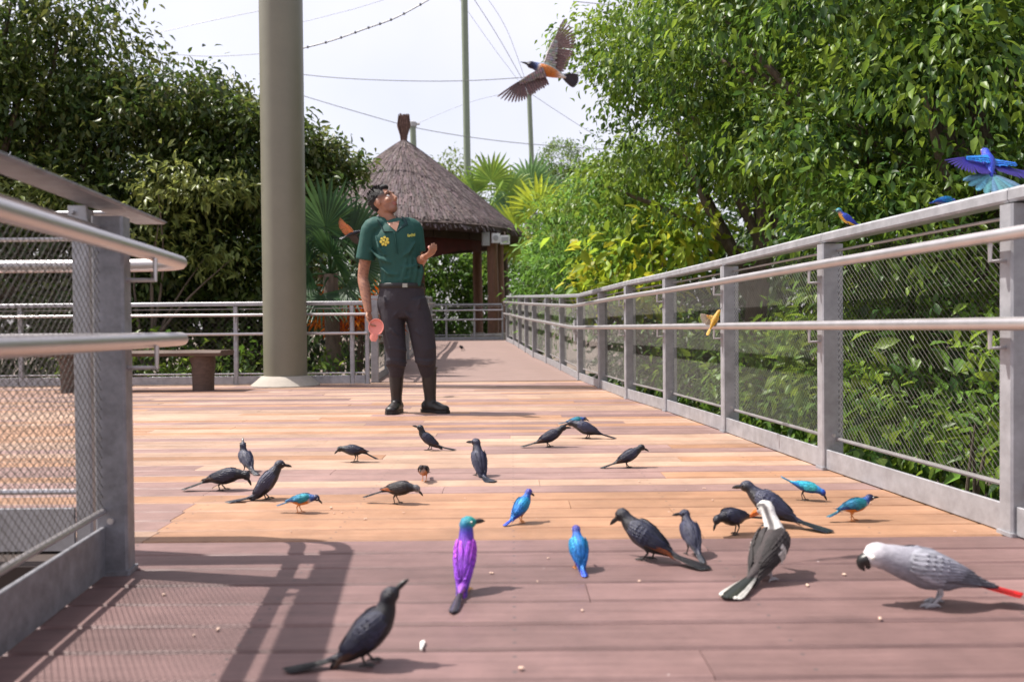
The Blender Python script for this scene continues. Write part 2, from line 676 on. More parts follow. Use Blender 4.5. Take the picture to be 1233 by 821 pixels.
PLAT_Y0, PLAT_Y1, PLAT_X = 2.56, 10.35, -7.2
d = MB()
deck_pts = [(left_edge(-1) - .12, -1.0), (right_edge(-0.9) + .08, -1.0)] + [(p[0] + .1, p[1]) for p in RIGHT_POSTS[1:]] + [(0.9, PLAT_Y1), (PLAT_X, PLAT_Y1), (PLAT_X, 2.44), (left_edge(2.44) - .12, 2.44)]
n = len(deck_pts)
d.add([(x, y, -0.032) for x, y in deck_pts] + [(x, y, -0.22) for x, y in deck_pts], [tuple(range(n)), tuple(range(2 * n - 1, n - 1, -1))] + [(i, n + i, n + (i + 1) % n, (i + 1) % n) for i in range(n)])
deck = tag(d.build('deck', 'deck_under', smooth=False), 'boardwalk deck of brown and tan planks under the birds', 'deck', kind='structure')

PITCH = 0.148


def board(x0, x1, y0, mat):
    g_ = 0.0048
    b = MB()
    ya, yb = y0 + g_, y0 + PITCH - g_
    ch = 0.006
    za = random.uniform(-0.0012, 0.0012)
    pr = [(ya, -0.026), (yb, -0.026), (yb, za - ch), (yb - ch, za), (ya + ch, za), (ya, za - ch)]
    vs = [(x0 + 0.001, y, z) for y, z in pr] + [(x1 - 0.001, y, z) for y, z in pr]
    b.add(vs, [(0, 1, 2, 3, 4, 5), (11, 10, 9, 8, 7, 6)] + [(i, 6 + i, 6 + (i + 1) % 6, (i + 1) % 6) for i in range(6)])
    return b.build('board', mat, deck, smooth=False)


row = 0
y = -0.224
tone_prev = None
while y < PLAT_Y1 - 0.1:
    ym = y + PITCH / 2
    xr = right_edge(ym) + 0.02
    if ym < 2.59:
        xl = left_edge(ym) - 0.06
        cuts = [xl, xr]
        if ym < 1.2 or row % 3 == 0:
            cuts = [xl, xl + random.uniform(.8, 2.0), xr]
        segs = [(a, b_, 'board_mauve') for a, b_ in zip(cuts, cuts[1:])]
    else:
        xl = PLAT_X
        segs = []
        cuts = [xl]
        seam = left_edge(ym) - 0.03 if ym < 3.7 else None
        x = xl - random.uniform(0, 1.4)
        while x < xr - 0.5:
            ln_ = random.choice((1.8, 2.2, 2.6, 3.0))
            x += ln_
            if x > xl + .4 and x < xr - .5:
                if seam is None or abs(x - seam) > 0.45:
                    cuts.append(x)
        if seam is not None:
            cuts.append(seam)
            cuts.sort()
        cuts.append(xr)
        for a, b_ in zip(cuts, cuts[1:]):
            r_ = random.random()
            if ym < 3.2:
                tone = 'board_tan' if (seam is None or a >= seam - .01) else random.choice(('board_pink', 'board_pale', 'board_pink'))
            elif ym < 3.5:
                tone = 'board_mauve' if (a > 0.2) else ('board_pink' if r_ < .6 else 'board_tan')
            else:
                k = int((ym - 3.5) / PITCH)
                base = ('board_pale', 'board_tan', 'board_pink', 'board_tan', 'board_pink', 'board_pale', 'board_tan', 'board_mauve', 'board_pink', 'board_pale', 'board_pink')[k % 11]
                if r_ < .45:
                    tone = base
                else:
                    tone = random.choice(('board_tan', 'board_pale', 'board_pink', 'board_pale', 'board_pink'))
            segs.append((a, b_, tone))
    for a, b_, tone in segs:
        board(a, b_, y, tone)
    y += PITCH
    row += 1

# the ramp that climbs gently towards the thatched hut
RY0, RY1, RZ1 = 10.36, 20.0, 0.345


def ramp_z(y):
    return 0 if y < 10.6 else min(RZ1, (y - 10.6) / (19.7 - 10.6) * RZ1)


rp = MB()
ramp_r = [(700, 457.5, 10.6), (678, 447, 11.9), (660.5, 438.6, 13.2), (644.5, 430, 14.5), (635, 423.7, 15.8), (627, 419.5, 17.1), (620.4, 415, 18.4), (612, 411.3, 19.7)]
RAMP_POSTS = [(at(x, y_, Y).x, Y) for x, y_, Y in ramp_r]
rr = [(0.95, RY0)] + [(p[0] + 0.08, p[1]) for p in RAMP_POSTS[1:]] + [(0.2, 22.4)]
ll = [(-1.82, RY0)] + [(-1.82 - 0.02 * (p[1] - 10), p[1]) for p in RAMP_POSTS[1:]] + [(-3.4, 22.4)]
vs, fs = [], []
for (xa, ya), (xb, yb) in zip(ll, rr):
    z = ramp_z(ya) if ya > 10.4 else -0.0
    vs += [(xa, ya, z), (xb, yb, z), (xa, ya, z - 0.2), (xb, yb, z - 0.2)]
for i in range(len(ll) - 1):
    a, b_ = 4 * i, 4 * i + 4
    fs += [(a, a + 1, b_ + 1, b_), (a + 2, b_ + 2, b_ + 3, a + 3), (a + 1, a + 3, b_ + 3, b_ + 1), (a, b_, b_ + 2, a + 2)]
rp.add(vs, fs)
ramp = tag(rp.build('path', 'ramp_floor', smooth=False), 'grey ramp rising from the deck towards the thatched hut', 'path', kind='structure')


# ------------------------------------------------------------------ railings
def mesh_panel(mb, a, b, z0, z1, pitch=0.0195, ang=42, rad=0.0009, za=0.0, zb=0.0):
    """diamond net of thin wires in the upright plane from a to b"""
    a = Vector((*a, 0))
    b = Vector((*b, 0))
    L_ = (b - a).length
    e = (b - a) / L_
    nrm = Vector((-e.y, e.x, 0))
    H = z1 - z0
    t = math.tan(R(ang))
    step = pitch / math.sin(R(ang))
    run = H / t
    for sgn in (1, -1):
        s = -run if sgn == 1 else 0.0
        while s < (L_ if sgn == 1 else L_ + run):
            # s(z) = s + sgn * (z-z0)/t
            h0, h1 = 0.0, H
            if sgn == 1:
                if s < 0:
                    h0 = -s * t
                if s + run > L_:
                    h1 = (L_ - s) * t
            else:
                if s > L_:
                    h0 = (s - L_) * t
                if s - run < 0:
                    h1 = s * t
            if h1 - h0 > 0.01:
                pts = []
                for h in (h0, h1):
                    q = s + sgn * h / t
                    p = a + e * q + Vector((0, 0, z0 + h + za + (zb - za) * q / L_)) + nrm * (0.0012 * sgn)
                    pts.append(p)
                dd = (pts[1] - pts[0]).normalized()
                u = nrm
                w = dd.cross(u)
                tri = [u * rad, (u * -.5 + w * .87) * rad, (u * -.5 - w * .87) * rad]
                vs_ = [p + q for p in pts for q in tri]
                mb.add(vs_, [(0, 1, 4, 3), (1, 2, 5, 4), (2, 0, 3, 5)])
            s += step


def bez_corner(pts, r=0.08, n=5):
    """round the inner corners of a path"""
    pts = [Vector(p) for p in pts]
    out = [pts[0]]
    for i in range(1, len(pts) - 1):
        a, b, c = pts[i - 1], pts[i], pts[i + 1]
        ra = min(r, (b - a).length * .45, (c - b).length * .45)
        p0 = b + (a - b).normalized() * ra
        p2 = b + (c - b).normalized() * ra
        for k in range(n + 1):
            t = k / n
            out.append(p0 * (1 - t) ** 2 + b * 2 * t * (1 - t) + p2 * t * t)
    out.append(pts[-1])
    return out


def railing(label, posts, side, zf=lambda p: 0.0, top=1.06, hand=(0.93, 0.66), hand_off=0.10, post_w=0.10, post_t=0.06, toprail=(0.085, 0.045),
            kerb=0.09, rod=0.14, pitch=0.0195, hr=0.021, net=True, skip_posts=(), post_mat='galv_light', top_ext=0.0, hand_path=None, top_path=None, brackets=True, wire_r=0.0009, kerb_off=0.0, group=None, name='railing'):
    """posts: list of (x, y); side: +1 when the walkway is on the left-hand side of the running direction"""
    P = [Vector((*p, 0)) for p in posts]
    base = (P[0].x, P[0].y, zf(P[0]))
    rt = thing(name, label, 'railing', base, group=group)
    m = len(P)
    inn = []
    for i in range(m):
        t = (P[min(i + 1, m - 1)] - P[max(i - 1, 0)]).normalized()
        inn.append(Vector((-t.y, t.x, 0)) * side)
    for i, p in enumerate(P):
        if i in skip_posts:
            continue
        t = Vector((inn[i].y, -inn[i].x, 0))
        b = MB()
        z = zf(p)
        b.obox(p + Vector((0, 0, z + (top - 0.028) / 2)), inn[i], t, Vector((0, 0, 1)), post_w, post_t, top - 0.03, 0.006)
        b.obox(p + Vector((0, 0, z + 0.006)), inn[i], t, Vector((0, 0, 1)), post_w + 0.012, post_t + 0.012, 0.012, 0.004)
        po = b.build('post', post_mat, rt)
        if brackets and p.y < 7:
            for sz_ in (.16, .98):
                bl = MB()
                q = p + t * (-post_t / 2 if t.y > 0 else post_t / 2) + Vector((0, 0, z + sz_ * top * .93))
                n_ = t * (-1 if t.y > 0 else 1)
                bl.tube([q, q + n_ * .007], .009, 8)
                bl.build('bolt', 'steel', po)
        if brackets:
            for hz in hand:
                bk = MB()
                q = p + inn[i] * (post_w / 2)
                h = p + inn[i] * (hand_off)
                bk.tube([q + Vector((0, 0, z + hz - 0.075)), h + Vector((0, 0, z + hz - 0.075)), h + Vector((0, 0, z + hz - 0.015))], 0.007, 6)
                bk.build('bracket', 'steel', po)
    # top rail
    tp = [p + Vector((0, 0, zf(p) + top)) for p in P] if top_path is None else top_path
    if top_ext:
        tp[-1] = tp[-1] + (tp[-1] - tp[-2]).normalized() * top_ext
    for a, b_ in zip(tp, tp[1:]):
        b = MB()
        d_ = (b_ - a).normalized() * 0.0015
        b.beam(a + d_, b_ - d_, toprail[0], toprail[1], 0.008)
        b.build('top_rail', post_mat, rt)
    # handrails
    for hz in hand:
        pts = [p + inn[i] * hand_off + Vector((0, 0, zf(p) + hz)) for i, p in enumerate(P)] if hand_path is None else [Vector((q[0], q[1], hz)) for q in hand_path]
        b = MB()
        b.tube(bez_corner(pts, 0.07), hr, 12)
        b.ball(pts[0], hr)
        b.ball(pts[-1], hr)
        b.build('handrail', 'steel', rt)
    for i, (a, b_) in enumerate(zip(P, P[1:])):
        za, zb = zf(a), zf(b_)
        e = (b_ - a).normalized() * (post_t / 2 + 0.004)
        off = -inn[i] * 0.02
        k = MB()
        kk = inn[i] * kerb_off
        k.beam(a + e + kk + Vector((0, 0, za + kerb / 2 + .004)), b_ - e + kk + Vector((0, 0, zb + kerb / 2 + .004)), 0.012, kerb, 0.002)
        k.build('kerb', post_mat, rt)
        k = MB()
        k.tube([a + e + off + Vector((0, 0, za + rod)), b_ - e + off + Vector((0, 0, zb + rod))], 0.009, 8)
        k.build('net_rod', 'steel', rt)
        k = MB()
        k.tube([a + e + off + Vector((0, 0, za + top - 0.06)), b_ - e + off + Vector((0, 0, zb + top - 0.06))], 0.006, 8)
        k.build('net_rod', 'steel', rt)
        if net:
            k = MB()
            mesh_panel(k, (a + e + off).xy, (b_ - e + off).xy, rod, top - 0.06, pitch=pitch, za=za, zb=zb, rad=wire_r)
            o = k.build('wire_net', 'wire', rt, smooth=False)
            o['kind'] = 'stuff'
    return rt


right_rail = railing('grey steel railing with diamond wire net running along the right edge of the deck', RIGHT_POSTS + RAMP_POSTS[1:], side=1, zf=lambda p: ramp_z(p.y), kerb_off=0.03)
# small call box on one post
cb = thing('call_box', 'small grey call box with round black button fixed to a railing post', 'box', (RAMP_POSTS[0][0] - 0.05, RAMP_POSTS[0][1] - 0.075, 0.50))
c0 = Vector(cb.location)
b = MB()
b.obox(c0 + Vector((0, 0, .12)), Vector((1, 0, 0)), Vector((0, 1, 0)), Vector((0, 0, 1)), 0.10, 0.07, 0.26, 0.01)
b.build('housing', 'grey_box', cb)
b = MB()
b.tube([c0 + Vector((0.012, -.036, .19)), c0 + Vector((0.012, -.052, .19))], 0.033, 14)
b.build('button', 'black_plastic', cb)
b = MB()
b.obox(c0 + Vector((0.012, -.04, .07)), Vector((1, 0, 0)), Vector((0, 1, 0)), Vector((0, 0, 1)), 0.05, 0.01, 0.07, 0.002)
b.build('plate', 'white_box', cb)

# railing on the near left, turning the corner of the platform
LP = [(left_edge(-0.6), -0.6), (left_edge(0.85), 0.85), (left_edge(2.27), 2.27)]
l_rail = railing('galvanised railing toned dark for shade, with wire net beside the plank deck, ending at a wide grey post', LP, side=-1, top=1.0, hand=(0.875, 0.635), hand_off=0.115, post_w=0.082, post_t=0.065,
                 toprail=(0.10, 0.012), kerb=0.13, rod=0.175, post_mat='galv_shaded', top_ext=0.34, kerb_off=-.02,
                 hand_path=[(left_edge(-.6) + .115, -0.6), (left_edge(2.27) + .10, 2.27), (left_edge(2.7) + .095, 2.66), (left_edge(2.7) - .06, 2.72), (-4.6, 2.72)])
# brackets on the wide post top
b = MB()
pp = Vector((*LP[2], 0))
b.obox(pp + Vector((-0.065, 0.0, 0.955)), Vector((1, 0, 0)), Vector((0, 1, 0)), Vector((0, 0, 1)), 0.012, 0.06, 0.075, 0.004)
b.build('bracket', 'galv_light', l_rail)
b = MB()
b.obox(pp + Vector((-0.05, -0.075, 0.962)), Vector((1, 0, 0)), Vector((0, 1, 0)), Vector((0, 0, 1)), 0.05, 0.01, 0.06, 0.002)
for dx, dz in ((-.01, .012), (.012, -.012)):
    b.tube([pp + Vector((-0.05 + dx, -0.08, 0.962 + dz)), pp + Vector((-0.05 + dx, -0.092, 0.962 + dz))], 0.006, 8)
b.build('bracket', 'galv_light', l_rail)
LQ = [(-1.285, 2.50), (-2.65, 2.50), (-3.95, 2.50)]
railing('galvanised railing with wire net turning left from the wide grey post', LQ, side=1, top=1.0, hand=(), post_w=0.05, post_t=0.05, toprail=(0.10, 0.012), kerb=0.13, rod=0.175,
        post_mat='galv_light', brackets=False, kerb_off=.02,  # the lighter steel stands in for sun on this run
        top_path=[Vector((-1.16, 2.52, 1.013)), Vector((-2.65, 2.50, 1.013)), Vector((-3.95, 2.50, 1.013))])

# back left railing behind the bench and the pillar, and the rail up the left of the ramp
BY = gp(285, 463).y
bx = [gp(153, 463).x - 2.6, gp(153, 463).x - 1.2, gp(153, 463).x + .12, gp(285, 463).x, gp(427, 461).x, gp(447, 460).x]
railing('light steel railing behind the wooden bench and round pillar', [(x, BY) for x in bx], side=-1, top=0.98, hand=(0.845, 0.615), hand_off=0.05, post_w=0.05, post_t=0.05, toprail=(0.07, 0.05),
        kerb=0.10, rod=0.13, pitch=0.05, hr=0.018, kerb_off=0.02, wire_r=0.0014)
lr = [(bx[-1] + 0.05, BY + 0.25), (bx[-1] + .03, BY + 1.45), (bx[-1], BY + 2.8), (bx[-1] - .05, BY + 4.2), (bx[-1] - .1, BY + 5.6), (bx[-1] - .1, BY + 7), (bx[-1] - .15, BY + 8.5), (bx[-1] - .2, BY + 10)]
railing('grey steel railing up the ramp behind the keeper', lr, side=-1, zf=lambda p: ramp_z(p.y), pitch=0.05, wire_r=0.0014, post_w=0.09)
fr = [(-3.2, 22.2), (-2.5, 22.2), (-1.75, 22.2), (-1.0, 22.2), (-0.25, 22.2)]
railing('thin far railing in front of the thatched hut', fr, side=-1, zf=lambda p: RZ1, top=0.95, hand=(0.8, 0.55), hand_off=0.05, post_w=0.05, post_t=0.05, toprail=(0.06, 0.05), pitch=0.08, wire_r=0.002, brackets=False)


# ------------------------------------------------------------------ pillar, bench
pc = gp(337, 466)
pil = thing('pillar', 'tall round olive grey painted pillar rising from the deck', 'pillar', (pc.x, pc.y + .25, 0))
c0 = Vector(pil.location)
b = MB()
b.lathe([(0.252, 0.05), (0.252, 4.0), (0.252, 9.5), (0.24, 9.55)], c0, 48)
b.build('shaft', 'pillar_paint', pil)
b = MB()
b.lathe([(0.40, 0.0), (0.40, 0.012), (0.33, 0.07), (0.28, 0.115), (0.262, 0.12), (0.255, 0.121)], c0, 48)
b.build('base_collar', 'concrete', pil)

bc = gp(245, 470)
bn = thing('bench', 'rustic slab bench of dark wood in front of the back railing', 'bench', (bc.x, bc.y, 0))
c0 = Vector(bn.location)
b = MB()
rs = []
for i in range(13):
    x = -1.75 + i * (2.02 / 12)
    w = 0.19 + 0.02 * math.sin(i * 1.7)
    rs.append([c0 + Vector((x, -w, .385)), c0 + Vector((x, w, .385)), c0 + Vector((x, w + .015, .425)), c0 + Vector((x, w - .01, .445 + .003 * math.sin(i * 2.1))), c0 + Vector((x, -w + .01, .445)), c0 + Vector((x, -w - .015, .42))])
b.rings(rs)
b.build('seat', 'bench_wood', bn)
for lx in (0.0, -1.45):
    b = MB()
    b.tube([c0 + Vector((lx, 0, -0.0)), c0 + Vector((lx, 0, .15)), c0 + Vector((lx + .005, 0, .30)), c0 + Vector((lx - .01, 0, .386))], [0.115, 0.118, 0.128, 0.145], 14)
    b.build('leg', 'bench_wood', bn)


# ------------------------------------------------------------------ thatched hut
HX, HY, HZ = -3.22, 25.2, RZ1 - .02
ht = thing('thatched_hut', 'round hut with conical grey thatched roof and brown timber posts', 'hut', (HX, HY, HZ))
c0 = Vector(ht.location)
HR, H0, H1 = 3.62, 3.02, 6.05
b = MB()
b.lathe([(2.9, 0.0), (2.9, .05)], c0 - Vector((0, 0, .06)), 40)
b.build('floor', 'ramp_floor', ht)
for k in range(8):
    a = R(-48 + 45 * k)
    pr_ = 2.85
    p = c0 + Vector((pr_ * math.cos(a), pr_ * math.sin(a), 0))
    if k == 0:
        q = at(594, 400, 23.2)
        p = Vector((q.x, 23.2, c0.z))
    b = MB()
    b.tube([p, p + Vector((0.01, 0, 1.2)), p + Vector((-.01, 0, 2.4)), p + Vector((0, 0, 3.1))], [.165, .155, .15, .15], 12)
    po = b.build('post', 'timber', ht)
    b = MB()
    b.lathe([(.24, -0.01), (.24, .16), (.2, .2)], p, 12)
    b.build('footing', 'concrete', po)
b = MB()
for k in range(16):
    a, a2 = R(22.5 * k), R(22.5 * (k + 1))
    p = c0 + Vector((2.85 * math.cos(a), 2.85 * math.sin(a), 2.92))
    q = c0 + Vector((2.85 * math.cos(a2), 2.85 * math.sin(a2), 2.92))
    b.beam(p, q, .14, .2)
b.build('ring_beam', 'dark_timber', ht)
b = MB()
for k in range(24):
    a = R(15 * k)
    b.beam(c0 + Vector((3.1 * math.cos(a), 3.1 * math.sin(a), 3.06)), c0 + Vector((.1 * math.cos(a), .1 * math.sin(a), 5.75)), .08, .1)
b.build('rafters', 'dark_timber', ht)
b = MB()
for k in range(10):       # red cloth hung below the eaves
    a, a2 = R(-120 + 9 * k), R(-120 + 9 * (k + 1))
    p = c0 + Vector((2.72 * math.cos(a), 2.72 * math.sin(a), 0))
    q = c0 + Vector((2.72 * math.cos(a2), 2.72 * math.sin(a2), 0))
    za = 2.40 + .15 * math.sin(k * .9)
    zb = 2.40 + .15 * math.sin((k + 1) * .9)
    n_ = Vector((math.cos(a), math.sin(a), 0)) * .01
    b.add([p + Vector((0, 0, za)), q + Vector((0, 0, zb)), q + Vector((0, 0, 3.0)), p + Vector((0, 0, 3.0)), p - n_ + Vector((0, 0, za)), q - n_ + Vector((0, 0, zb)), q - n_ + Vector((0, 0, 3.0)), p - n_ + Vector((0, 0, 3.0))],
          [(0, 1, 2, 3), (7, 6, 5, 4), (0, 4, 5, 1), (3, 2, 6, 7)])
b.build('valance', 'red_cloth', ht)


def roof_r(t):      # radius at t (0 eave, 1 apex)
    return HR * (1 - t) ** 0.93 + 0.05


b = MB()
prof = [(0.3, 5.3), (3.1, 2.98), (HR - .10, H0 - .02)] + [(roof_r(t) - .03, H0 + .1 + (H1 - H0 - .1) * t) for t in np.linspace(0, 1, 14)]
b.lathe(prof, c0, 56, col=(.085, .065, .06))
roof = b.build('roof', 'thatch', ht)
# thatch: thousands of short reeds laid in courses
V, F, C = [], [], []
courses = 30
for i in range(courses):
    t0 = i / courses
    cnt = int(max(40, 470 * (1 - t0)))
    for k in range(cnt):
        t = max(0, min(0.985, t0 + rng.uniform(-.012, .02)))
        a = 2 * math.pi * (k + rng.uniform(0, 1)) / cnt
        ta = min(0.999, t + .055 + rng.uniform(0, .02))
        r0, r1 = roof_r(t) + rng.uniform(.01, .05), roof_r(ta) + 0.0
        z0, z1 = H0 + .1 + (H1 - H0 - .1) * t - .02, H0 + .1 + (H1 - H0 - .1) * ta
        if i == 0:
            z0 -= rng.uniform(.02, .2)
            r0 -= rng.uniform(-.02, .1)
        hw = .019 * rng.uniform(.6, 1.4)
        da = hw / max(r0, .15)
        j = rng.uniform(-.4, .4) * da
        base = len(V)
        cc = rng.uniform(.6, 1.5) * np.array((.115, .090, .090)) * (1 + rng.uniform(-.06, .06, 3))
        for aa, rr_, zz in ((a - da + j, r0, z0), (a + da + j, r0, z0), (a + da, r1, z1), (a - da, r1, z1)):
            V.append((rr_ * math.cos(aa), rr_ * math.sin(aa), zz))
            C.append(cc)
        F.append((base, base + 1, base + 2, base + 3))
me = np_mesh('thatch', np.array(V), np.array(F), np.array(C))
o = link('thatch', me, 'thatch', roof, smooth=False)
o['kind'] = 'stuff'
b = MB()
for k in range(90):     # bundled reed finial
    a = R(k * 137.5)
    q_ = math.sqrt((k + .5) / 90)
    p0 = c0 + Vector((.07 * q_ * math.cos(a), .07 * q_ * math.sin(a), H1 - .2))
    p1 = c0 + Vector((.10 * q_ * math.cos(a), .10 * q_ * math.sin(a), H1 + .12))
    p2 = c0 + Vector((.19 * q_ * math.cos(a), .19 * q_ * math.sin(a), H1 + .42))
    p3 = c0 + Vector((.17 * q_ * math.cos(a), .17 * q_ * math.sin(a), H1 + .72 + random.uniform(-.06, .06)))
    b.tube([p0, p1, p2, p3], [.018, .022, .026, .012], 5, col=tuple(np.array((.13, .075, .06)) * random.uniform(.5, 1.5)))
b.build('finial', 'thatch', ht)

for (px, py, w_, h_, nm, lab) in ((585, 288, .22, .36, 'junction_box', 'grey junction box under the thatched eave'), (597, 287, .24, .26, 'floodlight', 'white floodlight with round lens under the thatched eave'),
                                  (608, 289, .27, .24, 'speaker', 'white boxy speaker under the thatched eave beside the floodlight')):
    q = at(px, py, 22.9)
    t_ = thing(nm, lab, 'box' if nm == 'junction_box' else nm, q - Vector((0, 0, h_ / 2)))
    b = MB()
    b.obox(q, Vector((1, 0, 0)), Vector((0, 1, 0)), Vector((0, 0, 1)), w_, .18, h_, .03)
    b.build('housing', 'grey_box' if nm == 'junction_box' else 'white_box', t_)
    b = MB()
    if nm == 'floodlight':
        b.tube([q + Vector((0, -.09, 0)), q + Vector((0, -.12, 0))], .075, 16)
    else:
        b.obox(q + Vector((0, -.095, 0)), Vector((1, 0, 0)), Vector((0, 1, 0)), Vector((0, 0, 1)), w_ * .7, .02, h_ * .6, .01)
    b.build('lens' if nm == 'floodlight' else 'cover', 'grey_box', t_)
    b = MB()
    b.tube([q + Vector((0, .08, h_ / 2 - .02)), q + Vector((0, .14, h_ / 2 + .1)), q + Vector((-.06, .3, h_ / 2 + .12))], .02, 6)
    b.build('bracket', 'dark_timber', t_)


# ------------------------------------------------------------------ aviary masts and cables
def mast(label, px0, py0, px1, py1, Y, r, lean=True):
    a = at(px1, py1, Y)
    t_ = at(px0, py0, Y)
    base = Vector((a.x + (a.x - t_.x) * (a.z + 1.1) / max(.1, (t_.z - a.z)), Y, -1.1))
    root = thing('mast', label, 'mast', base, group='aviary masts')
    b = MB()
    b.tube([base, (base + t_) / 2, t_], [r * 1.05, r, r * .95], 16)
    b.build('shaft', 'pole_paint', root)
    b = MB()
    b.lathe([(r * 1.25, -.12), (r * 1.25, .1), (r * .8, .14)], t_, 12)
    b.tube([t_ + Vector((-r * 2.2, 0, .02)), t_ + Vector((r * 2.2, 0, .02))], .06, 6)
    b.build('cap', 'grey_box', root)
    return root


mast('tall green mast rising behind the thatched roof, running out of the frame', 557, -120, 563, 222, 36, .15)
mast('thinner green mast beside the far round tree', 637, 112, 641, 215, 48, .145)
mast('short mast top peeping over the thatched roof by the finial', 497, 150, 498, 180, 42, .16)
mast('mast mostly hidden in the big leafy tree', 930, -150, 932, 20, 26, .14)


def cable(label, pts, Y, r, sag=0.0, beads=False, Y2=None):
    Y2 = Y2 or Y
    P = [at(x, y, Y + (Y2 - Y) * i / (len(pts) - 1)) for i, (x, y) in enumerate(pts)]
    cp = catmull([tuple(p) for p in P], 24)
    b = MB()
    b.tube([Vector(p) for p in cp], r, 5)
    root = tag(b.build('cable', 'cable'), label, 'cable', 'aviary cables')
    if beads:
        k = MB()
        for p in cp[::2]:
            k.ball(Vector(p) - Vector(root.location), r * 1.9, n=6, m=4)
        k.build('clamp', 'cable', root)


cable('twisted cable with clamps slanting up from the pillar', [(330, 66), (390, 52), (440, 35), (480, 20), (530, -8)], 24, .022, beads=True)
cable('long level net cable between pillar and flying bird', [(330, 86), (420, 95), (540, 98), (650, 92), (760, 80)], 30, .014)
cable('net cable dipping behind the roof finial', [(340, 108), (430, 135), (510, 156), (620, 172), (760, 182)], 32, .014)
cable('steep pair cable beside the tall green mast', [(566, -8), (600, 45), (638, 112)], 40, .016, Y2=48)
cable('steep thin cable running down to the thinner mast', [(583, -8), (612, 40), (638, 113)], 40, .011, Y2=48)
cable('thin cable from the top of the frame to the thinner mast', [(548, -8), (596, 60), (637, 114)], 40, .009, Y2=48)
cable('cable from the thinner mast down behind the leafy tree', [(639, 113), (680, 140), (740, 178)], 48, .014)
cable('faint net cable left of the pillar, upper', [(180, 42), (250, 26), (330, 10)], 30, .011)
cable('faint net cable left of the pillar, lower', [(170, 62), (250, 68), (330, 64)], 30, .011)
cable('net cable behind the pillar sloping up to the right', [(360, 28), (430, 10), (480, -6)], 34, .009)
cable('cable high over the leafy tree', [(690, 2), (800, 12), (920, 18), (1000, 20)], 30, .014)
cable('thin cable from the hidden mast top to the thinner mast', [(500, 150), (570, 122), (636, 108)], 45, .009)


# ------------------------------------------------------------------ foliage
LEAF = np.array([(0, 0, 0), (.34, .5, .10), (.34, -.5, .10), (.72, .33, .03), (.72, -.33, .03), (1, 0, -.14), (.36, 0, 0), (.72, 0, -.05)], dtype=float)
LEAF_T = np.array([(0, 6, 1), (0, 2, 6), (6, 7, 3), (6, 3, 1), (6, 2, 4), (6, 4, 7), (7, 5, 3), (7, 4, 5)])
LEAF4 = np.array([(0, 0, 0), (.45, .5, .08), (.45, -.5, .08), (1, 0, -.1), (.45, 0, 0)], dtype=float)
LEAF4_T = np.array([(0, 4, 1), (0, 2, 4), (4, 3, 1), (4, 2, 3)])


def unit(a):
    return a / np.maximum(np.linalg.norm(a, axis=-1, keepdims=True), 1e-9)


def leaf_arrays(P, D, L, W, col, detail=True):
    n = len(P)
    D = unit(D)
    r = unit(rng.normal(size=(n, 3)) * .55 + np.array((0, 0, 1.0)))
    S = unit(np.cross(r, D))
    U = np.cross(D, S)
    T, TT = (LEAF, LEAF_T) if detail else (LEAF4, LEAF4_T)
    V = P[:, None, :] + D[:, None, :] * (T[None, :, 0:1] * L[:, None, None]) + S[:, None, :] * (T[None, :, 1:2] * W[:, None, None]) + U[:, None, :] * (T[None, :, 2:3] * L[:, None, None])
    F = TT[None] + (np.arange(n) * len(T))[:, None, None]
    C = np.repeat(col, len(T), axis=0)
    return V.reshape(-1, 3), F.reshape(-1, 3), C


def clump_points(lobes, n, inner=0.55):
    """clump centres biased to the outside of ellipsoid lobes, with outward directions"""
    vol = np.array([l[1][0] * l[1][1] * l[1][2] for l in lobes]) ** .8
    idx = rng.choice(len(lobes), size=n, p=vol / vol.sum())
    c = np.array([lobes[i][0] for i in idx], dtype=float)
    s = np.array([lobes[i][1] for i in idx], dtype=float)
    d_ = unit(rng.normal(size=(n, 3)))
    r = inner + (1 - inner) * rng.random((n, 1)) ** .6
    return c + d_ * s * r, d_


def sublobes(lobes, k, r, flat=.62):
    """break big lobes into many leafy boughs so light and dark gather in clumps"""
    out = []
    for c, s_ in lobes:
        vol = (s_[0] * s_[1] * s_[2]) ** (1 / 3)
        for i in range(int(k * vol ** 1.3)):
            d_ = unit(rng.normal(size=3))
            q = np.array(c) + d_ * np.array(s_) * rng.uniform(.35, 1.0)
            rr_ = r * rng.uniform(.6, 1.35)
            out.append((tuple(q), (rr_, rr_, rr_ * flat)))
    return out


